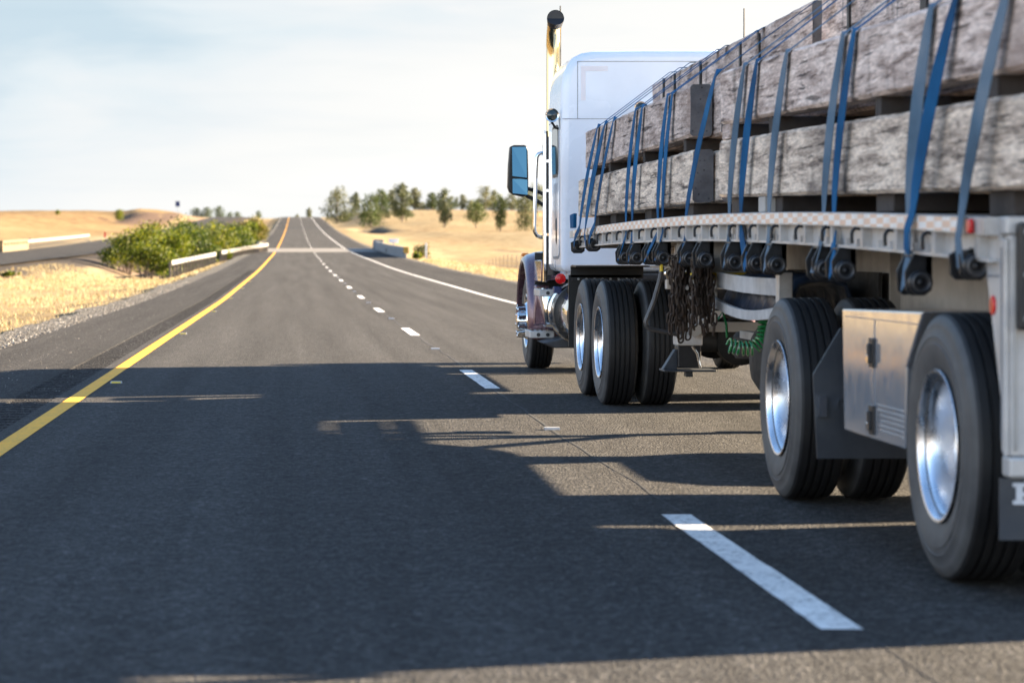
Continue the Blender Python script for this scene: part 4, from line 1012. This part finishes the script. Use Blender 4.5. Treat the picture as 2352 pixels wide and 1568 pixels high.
# dunnage between deck, layers
zz_low = lambda y: 1.606 if y > 15.5 else 1.504 + (y - 8.45) * (.115 / 6.37)
zz_up = lambda y: (2.043 - (y-15.8)*.0037) if y > 15.5 else 1.936 + (y - 8.45) * (.122 / 6.31)
for y in (9.1, 10.9, 13.35, 14.55, 16.3, 18.2, 20.2, 21.3):
    m = MB(); a, b = dz_(y) + .002, zz_low(y) - .002; m.box(2.66, 5.0, y-.16, y+.16, a, b)
    o = m.build('dunnage_block', M_DUNN, smooth=0, bevel=.006); tag(o, 'dark dunnage timber laid across the deck under the lower beams', 'timber', 'dunnage under the beams')
    a, b = zz_low(y) + .347, zz_up(y) - .002
    m = MB(); m.box(2.63, 4.95, y-.055, y+.055, a, b); o = m.build('dunnage_block', M_DUNN, smooth=0, bevel=.004); tag(o, 'thin spacer timber between the lower and upper beam layers', 'timber', 'spacers between the beam layers')
m = MB(); m.box(2.605, 2.75, 14.50, 14.74, zz_low(14.6)+.347, zz_up(14.6)-.002); o = m.build('spacer_block', M_BEAM_P, smooth=0, bevel=.008); tag(o, 'short pale spacer block under the near end of the rear upper beam', 'timber')
m = MB(); m.box(2.60, 2.90, 13.38, 13.56, dz_(13.4)+.002, zz_low(13.4)-.003); o = m.build('spacer_block', M_ALU_D, smooth=0, bevel=.006); tag(o, 'light grey block under the rear lower beam beside a faded strap', 'timber')
# dark steel bands hanging over the top beams
for i, (y, w) in enumerate(((20.9,.05),(20.3,.04),(19.0,.06),(17.3,.05),(16.6,.03),(13.9,.05),(12.2,.12),(10.6,.06))):
    zt = 2.785 if y > 15 else 2.715 + (y-8.45)*.0185
    m = MB(); m.box(3.185, 3.198, y, y+w, zt-.40, zt); o = m.build('steel_band', M_STEELB, smooth=0); tag(o, 'dark band hanging down the face of a top beam', 'band', 'dark bands on the top beams')

# ------------------------------------------------------------------ straps
STR = [  # bottom px at deck, top px, winch index, faded, label
 (1332,1376,0,0,'first blue strap at the very front of the load'), (1346,1393,0,0,'second blue strap from the front, tucked between its neighbours'), (1366.6,1413,1,0,'third blue strap from the front, down to the second hanging winch'),
 (1427,1463,2,0,'wider blue strap of the pair below the rear work lamp'), (1441,1479,3,0,'narrow blue strap of the pair below the rear work lamp'),
 (1499,1537,4,0,'left strap of the twisted pair before the dark beam end'), (1510,1548,5,0,'right bright strap of the twisted pair before the dark beam end'),
 (1563,1649,6,0,'single bright blue strap slanting across the gap between beam stacks'),
 (1661,1714,8,1,'faded strap at the near end of the rear stack'), (1687,1743,9,0,'dark blue strap paired with the faded one at the rear stack end'),
 (1751,1812,10,1,'pale grey faded strap alone with a knot at the upper edge'),
 (1875,1942,11,1,'greyish strap of the pair in mid rear stack'), (1898,1967,12,0,'blue strap of the pair in mid rear stack'),
 (2067,2145,13,1,'pale strap running down left of the broad blue one'), (2098,2201,13,0,'broad dark blue strap over the rear stack'),
 (2211,2326,14,1,'wide light blue strap nearest the trailer rear')]
for i, (xb, xt, wi, fd, lab) in enumerate(STR):
    yb = 13994 / (xb - VX); yt = 14410 / (xt - VX)
    px, yw, zw = WIN[wi]; yw = yw - .05 if abs(yw - yb) < .5 else yb - .02
    if i == 1: yw, zw = yb - .1, 1.36
    if i in (14,): zw = 1.30
    zt = (zz_up(yt) + (.338 if yt > 15.5 else .325)); top3 = (2.80 if yt > 15.3 else 2.715 + (yt-8.45)*.0185) + .012
    a = Vector((2.515, yb, dz_(yb) + .004)); b = Vector((2.588, yt, zt - .006)); A = [(2.508, yw, zw - .02), (2.500, yw*.5 + yb*.5, zw*.5 + a.z*.5), tuple(a)]
    if 2 < i < 14: a = Vector((2.556, yb, dz_(yb) + .004)); A = [(2.500, yw, zw - .03), (2.556, yb, dz_(yb) - .10), tuple(a)]
    dirs = [(0,1,0)]*3; n = 9; tw = [0.5, 0.9, 0.3, -.6, .8, -.7, .5, .35, .5, -.6, -.5, .45, -.35, .3, .25, .2][i]; ws = [.08 if i > 12 else .07 if i > 7 else .065]*3
    for k in range(1, n+1):
        u = k / n; p = a.lerp(b, u); A.append((p.x - .012*math.sin(math.pi*u) - .004, p.y, p.z)); an = (tw if i > 12 else tw * .4 if i > 7 else tw * .22) * math.sin(math.pi*u)
        dirs.append((-abs(math.sin(an)), math.cos(an), 0)); ws.append(.088 if i > 12 else .085 if i > 7 else .085)
    y3 = yt - (.06 if yt > 15.3 else .10) if i != 7 else 14.3
    A += [(2.61, yt, zt + .008), (3.19, y3, top3), (3.4, y3, top3 + .008), (4.5, y3, top3 + .008), (5.11, yt, zt + .01), (5.16, yt, dz_(yt) - .06)]
    dirs += [(0,1,0)]*6; ws += [.085]*6
    m = MB(); m.ribbon(A, dirs, ws, .0035); o = m.build('strap', M_STRAPF if fd else M_STRAP, smooth=50); tag(o, lab + ', holding the beams', 'strap', 'ratchet straps over the beams')
m = MB(); p = at(1331, 515, 21.7); m.prism([(21.62,1.50),(21.86,1.50),(21.90,1.62),(21.60,1.63)], 'x', 2.49, 2.52); o = m.build('strap_tail', M_STRAP, smooth=0, bevel=.004); tag(o, 'loose dark blue strap end sticking up at the front rail corner', 'strap')

# ------------------------------------------------------------------ tractor
K = tag(empty('truck_tractor', (3.78, 24, 0)), 'white sleeper cab truck with maroon fenders and chrome exhaust stacks', 'truck')
KL, KR = 2.58, 4.97; KC = (KL + KR) / 2
half = [(0,1.09),(0,2.72),(.006,2.88),(.025,3.00),(.06,3.095),(.12,3.17),(.20,3.21),(.34,3.232),(.8,3.245)]
sec = [(KL + a, z) for a, z in half] + [(KR - a, z) for a, z in reversed(half)]
m = MB(); m.prism(sec, 'y', 23.4, 24.62); sl = part(m, 'sleeper', M_WHITE, K, smooth=45, bevel=.075, seg=4, recalc=True)
m = MB(); y = 23.3985
for x0, x1, z0, z1 in ((KL+.01,KR-.01,2.570,2.575),(KL+.155,KL+.160,2.577,3.13),(KL+.155,KR-.15,3.125,3.13)): m.box(x0, x1, y-.0012, y+.004, z0, z1)
m.box(KL-.0015, KL+.004, 23.48, 24.55, 2.57, 2.576); m.box(KL-.0015, KL+.004, 23.92, 23.925, 1.12, 2.5)
m.build('panel_seam', M_SEAM, sl, smooth=0)
m = MB(); m.box(KL+.19, KL+.45, y-.001, y+.003, 3.035, 3.085); m.box(KL+.19, KL+.235, y-.001, y+.003, 2.75, 3.034); m.build('decal_patch', M_MARK, sl, smooth=0)
# sleeper side window and grooved hatch
def oval(y0, y1, z0, z1, r, n=5):
    pts = []
    for cy, cz, a0 in ((y1-r, z1-r, 0), (y0+r, z1-r, 90), (y0+r, z0+r, 180), (y1-r, z0+r, 270)):
        for k in range(n+1):
            a = math.radians(a0 + 90*k/n); pts.append((cy + r*math.cos(a), cz + r*math.sin(a)))
    return pts
m = MB(); m.prism(oval(23.60, 24.17, 2.02, 2.53, .10), 'x', KL-.010, KL+.02); w_ = part(m, 'side_window', M_BLACK, K, smooth=30, recalc=True)
m = MB(); m.prism(oval(23.63, 24.14, 2.05, 2.50, .08), 'x', KL-.012, KL+.0); m.build('pane', M_GLASS, w_, smooth=30, recalc=True)
m = MB(); m.prism(oval(23.53, 24.22, 1.215, 2.625, .13), 'x', KL-.0015, KL+.02); part(m, 'hatch_gasket', M_SEAM, K, smooth=30, recalc=True)
m = MB(); m.prism(oval(23.55, 24.20, 1.24, 2.60, .12), 'x', KL-.006, KL+.02); h_ = part(m, 'hatch', M_WHITE, K, smooth=30, bevel=.003, recalc=True)
m = MB()
for k in range(3): m.box(KL-.008, KL+.0, 23.72+k*.13, 23.76+k*.13, 1.50, 1.96)
m.prism(oval(23.74, 23.86, 1.36, 1.62, .05), 'x', KL-.006, KL-.001); m.build('groove', M_SEAM, h_, smooth=0, recalc=True)
# cab, windscreen, hood
m = MB(); m.prism([(24.62,1.0),(26.25,1.0),(26.25,2.0),(25.95,2.95),(25.6,3.02),(24.62,3.05)], 'x', KL+.20, KR-.20); cb = part(m, 'cab', M_WHITE, K, bevel=.06, seg=3, recalc=True)
m = MB(); m.prism([(24.85,2.05),(26.08,2.05),(25.85,2.80),(24.85,2.80)], 'x', KL+.192, KL+.21); m.build('door_window', M_GLASS, cb, smooth=0, recalc=True)
m = MB(); m.prism([(26.25,1.0),(28.45,.75),(28.45,1.75),(26.25,1.98)], 'x', KC-.55, KC+.55); part(m, 'hood', M_MAROON, K, bevel=.09, seg=3, recalc=True)
m = MB(); m.box(KC-1.02, KC+1.02, 28.45, 28.75, .45, .85); part(m, 'front_bumper', M_CHROME, K, bevel=.05)
# front fenders
def fender(s):
    X = (lambda a: KL - .03 + a) if s > 0 else (lambda a: KR + .03 - a)
    m = MB(); hy, hz = 27.0, .54; n = 30; prof = [(.06,.0),(0,.0),(-.015,.02),(-.01,.05),(.03,.085),(.12,.115),(.4,.15),(.68,.17),(.68,.12),(.4,.10),(.12,.07)]; kk = len(prof)
    for i in range(n+1):
        a = math.radians(-16 + 196 * i / n)
        for px_, dr in prof:
            r = .63 + dr; yv = hy - r*1.02*math.cos(a); zv = hz + r*1.0*math.sin(a)
            m.v.append((X(px_), yv, zv))
    m.f = [(i*kk+j, i*kk+(j+1)%kk, (i+1)*kk+(j+1)%kk, (i+1)*kk+j) for i in range(n) for j in range(kk)] + [tuple(range(kk)), tuple(n*kk+j for j in reversed(range(kk)))]; m.mi = [0]*len(m.f)
    f_ = part(m, 'front_fender', M_MAROON, K, smooth=40, recalc=True)
    m = MB(); a, b = sorted((X(.06), X(.66))); m.box(a, b, 26.27, 26.30, .46, 1.28); m.build('inner_liner', M_BLACK, f_, smooth=0)
    m = MB(); a, b = sorted((X(.02), X(.10))); m.box(a, b, 27.35, 27.45, 1.235, 1.275); m.build('turn_lamp', M_AMBER, f_, bevel=.015)
    return f_
fender(1); fender(-1)
m = MB(); m.prism([(KL+.005,.50),(KL+.13,.50),(KL+.16,.93),(KL+.01,.93)], 'y', 26.02, 26.24); part(m, 'cab_skirt', M_MAROON, K, bevel=.012, recalc=True)
m = MB(); m.prism([(KL+.02,.97),(KL+.62,1.06),(KL+.62,1.20),(KL+.02,1.20)], 'y', 25.5, 26.22); part(m, 'cab_sill', M_MAROON, K, bevel=.01, recalc=True)
# battery box with steps
m = MB(); m.prism([(KL+.06,.50),(KL+.26,.44),(KL+.20,.86),(KL+.02,.86)], 'y', 25.45, 26.0); bb = part(m, 'battery_box', M_CHROME, K, bevel=.012, recalc=True)
def step(x0, y0, y1, z):
    m = MB(); m.box(x0, x0+.26, y0, y1, z-.075, z); st = part(m, 'step', M_ALU, K, smooth=0, bevel=.008)
    m = MB()
    for k in range(5):
        for j in range(4): m.box(x0+.02+k*.05, x0+.045+k*.05, y0+.03+j*(y1-y0-.06)/4, y0+.03+(j+.6)*(y1-y0-.06)/4, z, z+.012)
    m.build('tread_plate', M_CHROME, st, smooth=0)
    m = MB()
    for k in (.09, .19): m.lathe([(-.004,.001),(-.004,.02),(0,.02)], (x0+k, y0, z-.04), 'y', 12)
    m.build('step_bolt', M_BLACK, st)
step(KL-.01, 25.4, 26.0, .895); step(KL-.075, 25.75, 26.3, .445)
m = MB(); m.prism([(KL+.0,.34),(KL+.12,.285),(KL+.42,.285),(KL+.46,.36),(KL+.34,.52),(KL+.30,.86),(KL+.24,.86),(KL+.26,.40)], 'y', 25.2, 25.9); part(m, 'step_fairing', M_FLAP, K, bevel=.015, recalc=True)
# fuel tank
m = MB(); m.lathe([(0,.001),(0,.22),(.012,.27),(.04,.295),(.07,.30),(2.30,.30),(2.34,.28),(2.35,.001)], (KL+.36, 23.0, .665), 'y', 40); ft = part(m, 'fuel_tank', M_CHROME, K, recalc=True)
for y in (23.35, 24.6):
    m = MB(); m.lathe([(0,.300),(0,.307),(.055,.307),(.055,.300)], (KL+.36, y, .665), 'y', 40); m.build('tank_strap', M_BLACKM, ft, recalc=True)
m = MB(); m.lathe([(0,.305),(0,.322),(.022,.325),(.022,.305)], (KL+.36, 24.95, .665), 'y', 40); m.build('tank_band', M_CHROME, ft, recalc=True)
m = MB(); m.box(KL+.09, KL+.17, 24.9, 25.02, .86, .93); m.build('tank_fitting', M_BLUESIGN, ft, bevel=.01)
m = MB(); m.box(KL+.30, KL+.62, 22.8, 24.0, .345, .40); part(m, 'tank_step', M_ALU, K, smooth=0, bevel=.01)
# exhaust stacks with heat guards
def stack(x, s, dh=0):
    m = MB(); y = 24.72; r = .070
    path = [(x, y, 1.25), (x, y, 3.20 - dh), (x, y, 3.36 - dh)]
    for k in range(1, 8):
        a = math.radians(48) * k / 7; path.append((x, y - .35*(1-math.cos(a)), 3.36 - dh + .30*math.sin(a)))
    d = (Vector(path[-1]) - Vector(path[-2])).normalized(); path.append(tuple(Vector(path[-1]) + d*.10))
    rs = [r]*3 + [r*1.05]*7 + [r*1.2]; m.tube(path, rs, 24, cap=False)
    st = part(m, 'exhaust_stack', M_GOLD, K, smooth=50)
    e = Vector(path[-1]); m = MB(); m.tube([e - Vector((0,.035,.0)), e - Vector((0,.036,0))], [.088, .001], 24); m.tube([e + Vector((0,.03,-.05)), e - Vector((0,.035,0))], [.074,.088], 24); m.build('stack_mouth', M_BLACK, st, smooth=60)
    m = MB(); m.tube([(x+s*.0, y-.004, 1.05), (x, y-.004, 2.46)], .074, 18); m.build('heat_guard', M_BLACKM, st)
    m = MB(); a, b = sorted((x-s*.026, x-s*.070)); m.box(a, b, y-.03, y+.03, 1.0, 2.50); m.build('guard_plate', M_BLACKM, st, smooth=0)
    m = MB(); a, b = sorted((x-s*.072, x-s*.104)); m.box(a, b, y-.04, y+.03, .98, 2.52); m.build('guard_strip', M_CHROME, st, smooth=0, bevel=.005)
    for z in (1.45, 1.90, 2.2):
        m = MB(); a, b = sorted((x-s*.026, x-s*.074)); m.box(a, b, y-.034, y-.031, z, z+.035); m.build('guard_bracket', M_ALU, st, smooth=0)
    m = MB(); 
    for z in (1.45, 1.90, 2.2): m.lathe([(0,.076),(0,.080),(.025,.080),(.025,.076)], (x, y-.004, z), 'z', 20)
    m.build('clamp', M_CHROME, st); return st
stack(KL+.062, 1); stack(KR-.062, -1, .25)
# grab bar, mirrors, antennas, lamps
m = MB(); Yg = 25.1; q = [at(1252,352,Yg), at(1243,352,Yg), at(1237,354,Yg), at(1233,360,Yg), at(1231.5,372,Yg), at(1227,520,Yg), at(1228,532,Yg), at(1233,541,Yg), at(1241,545,Yg), at(1252,545.5,Yg)]
m.tube(q, .019, 12); part(m, 'grab_bar', M_CHROME, K)
def mirror(s):
    Ym = 26.0; X = lambda px: (at(px, 0, Ym).x if s > 0 else KL + KR - at(px, 0, Ym).x)
    Z = lambda py: at(0, py, Ym).z
    def rr(x0, x1, z0, z1, r):
        return [(X(x), Z(z)) for x, z in oval(x0, x1, z0, z1, r, 5)]
    m = MB(); pts = [(X(x), Z(z)) for x, z in ((1172,337),(1180,333.5),(1205,333.5),(1210,336),(1212,342),(1213.5,400),(1213.5,440),(1211,449),(1203,452),(1180,447),(1171,441),(1167,430),(1168.5,380))]
    m.prism(pts, 'y', Ym, Ym+.14); mr = part(m, 'mirror', M_BLACK, K, bevel=.012, recalc=True)
    tilt = .06 * s
    for z0, z1, x0, x1 in ((338, 407, 1176, 1208.5), (411, 446, 1177, 1210.5)):
        g_ = MB(); a = [(X(x), z) for x, z in ()]
        cs = [(X(x0), Z(z0)), (X(x1), Z(z0)), (X(x1), Z(z1 + 2)), (X(x0), Z(z1 - 2))]
        yv = lambda x: Ym - .006 - (0 if s > 0 else 0)
        off = .03 if z0 < 400 else .05
        vs = [(x, Ym - .004 - (off if False else 0) , z) for x, z in cs]
        # glass sits on a slightly turned plane that looks back along the truck
        vs = [(x, Ym - .003 - .030 * (k in (1, 2)) - .055 * (k in (2, 3)) * (1 if z0 < 400 else .5), z) for k, (x, z) in enumerate(cs)] + [(x, Ym + .01, z) for x, z in cs]
        g_.add(vs, [(0,1,2,3),(7,6,5,4),(0,4,5,1),(1,5,6,2),(2,6,7,3),(3,7,4,0)]); g_.build('mirror_glass', M_MIRROR, mr, smooth=0, recalc=True)
    for za, zb in ((432, 452), (449, 480)):
        m = MB(); p0 = (X(1210), Ym+.07, Z(za)); p1 = (X(1262), Ym+.05, Z(zb)); m.tube([p0, tuple((Vector(p0)*.5+Vector(p1)*.5) + Vector((0,0,.012))), p1], .021, 10); m.build('mirror_arm', M_BLACK, mr)
mirror(1); mirror(-1)
for px, py0, py1, Y in ((1287, 14, 200, 26.0), (1709, 20, 200, 26.0)):
    m = MB(); m.tube([at(px, py1, Y), at(px, py0, Y)], [.011,.008], 6); part(m, 'antenna', M_BLACK, K)
def lamp(px, py, Y):
    p = at(px, py, Y); m = MB(); m.lathe([(.10,.001),(.09,.035),(.04,.062),(.0,.068),(-.012,.066),(-.008,.055),(.0,.05)], p, 'y', 28); lp = part(m, 'work_lamp', M_CHROME, K)
    m = MB(); m.lathe([(-.002,.052),(-.014,.035),(-.018,.001)], p, 'y', 24); m.build('lamp_lens', M_GLASS, lp)
    m = MB(); m.tube([p + Vector((.0,.05,-.06)), p + Vector((.04,.06,-.12)), p + Vector((.09,.08,-.13))], .012, 8); m.build('lamp_bracket', M_BLACKM, lp)
lamp(1268, 265, 23.5); lamp(1472, 249, 23.3)
p = at(1287.5, 640, 23.3); m = MB(); m.lathe([(.05,.001),(.05,.045),(0,.052),(-.012,.048),(-.018,.03),(-.02,.001)], p, 'y', 28); part(m, 'tail_lamp', M_RED, K, recalc=True)
# chassis, drive axles, guards
for X in (KC-.48, KC+.40):
    m = MB(); m.box(X, X+.08, 19.6, 28.3, .72, 1.0); part(m, 'frame_rail', M_DARK, K, smooth=0, bevel=.008)
m = MB(); m.box(KC-.55, KC+.55, 23.0, 26.2, .62, 1.08); part(m, 'gearbox', M_DARK, K, smooth=0, bevel=.05)
m = MB(); m.lathe([(1.02,.001),(1.02,.46),(1.10,.48),(1.13,.46),(1.13,.001)], (KC, 21.2, 0), 'z', 32); part(m, 'fifth_wheel', M_BLACKM, K, recalc=True)
for y in (20.55, 21.87):
    m = MB(); m.tube([(2.85, y, WR), (4.75, y, WR)], .09, 14); m.lathe([(-.25,.05),(-.1,.2),(.1,.2),(.25,.05)], (KC, y, WR), 'y', 20); part(m, 'axle', M_DARK, K)
    axle_set(K, y, KL, KR)
m = MB(); m.tube([(2.85, 27.0, WR), (4.75, 27.0, WR)], .06, 12); part(m, 'axle', M_DARK, K)
wheel(K, 'steer', KL-.0, 27.0); wheel(K, 'steer', KR, 27.0, True)
for s in (1, -1):
    X = (lambda a: KL + a) if s > 0 else (lambda a: KR - a)
    a, b = sorted((X(-.02), X(.66))); m = MB(); m.box(a, b, 22.60, 22.63, .40, 1.07); part(m, 'wheel_guard', M_BLACK, K, smooth=0)
    m = MB(); m.prism([(22.60,1.05),(22.63,1.05),(22.63,1.155),(22.50,1.165),(22.2,1.16),(22.2,1.145),(22.5,1.15),(22.60,1.14)], 'x', a+.02, b+.02); part(m, 'guard_top', M_BLACK, K, smooth=0, recalc=True)
    m = MB(); m.box(a+.03, b+.01, 22.585, 22.60, 1.015, 1.05); st_ = part(m, 'guard_strip', M_BLACKM, K, smooth=0)
    m = MB()
    for k in range(8): m.lathe([(-.006,.001),(-.006,.011),(0,.012)], (a+.09+k*.075, 22.585, 1.033), 'y', 8)
    m.build('guard_bolt', M_SIGNG, st_)
m = MB(); m.box(KL+.45, KR-.45, 19.72, 19.80, .98, 1.06); lb = part(m, 'light_bar', M_ALU, K, smooth=0, bevel=.008)
for x in (KL+.52, KL+.80, KR-.52, KR-.80):
    m = MB(); m.prism(oval(x-.085, x+.085, 1.055, 1.155, .045), 'y', 19.70, 19.76); m.build('light_housing', M_CHROME, lb, bevel=.005, recalc=True)
    m = MB(); m.prism(oval(x-.065, x+.065, 1.07, 1.14, .034), 'y', 19.69, 19.70); m.build('light_lens', M_DARK, lb, recalc=True)
m = MB(); m.box(KL+.55, KL+.62, 19.9, 19.93, .98, 1.34); m.lathe([(0,.001),(0,.05),(.02,.05),(.02,.001)], (KL+.585, 19.88, 1.02), 'y', 16); part(m, 'air_bracket', M_WHITE, K, smooth=0)
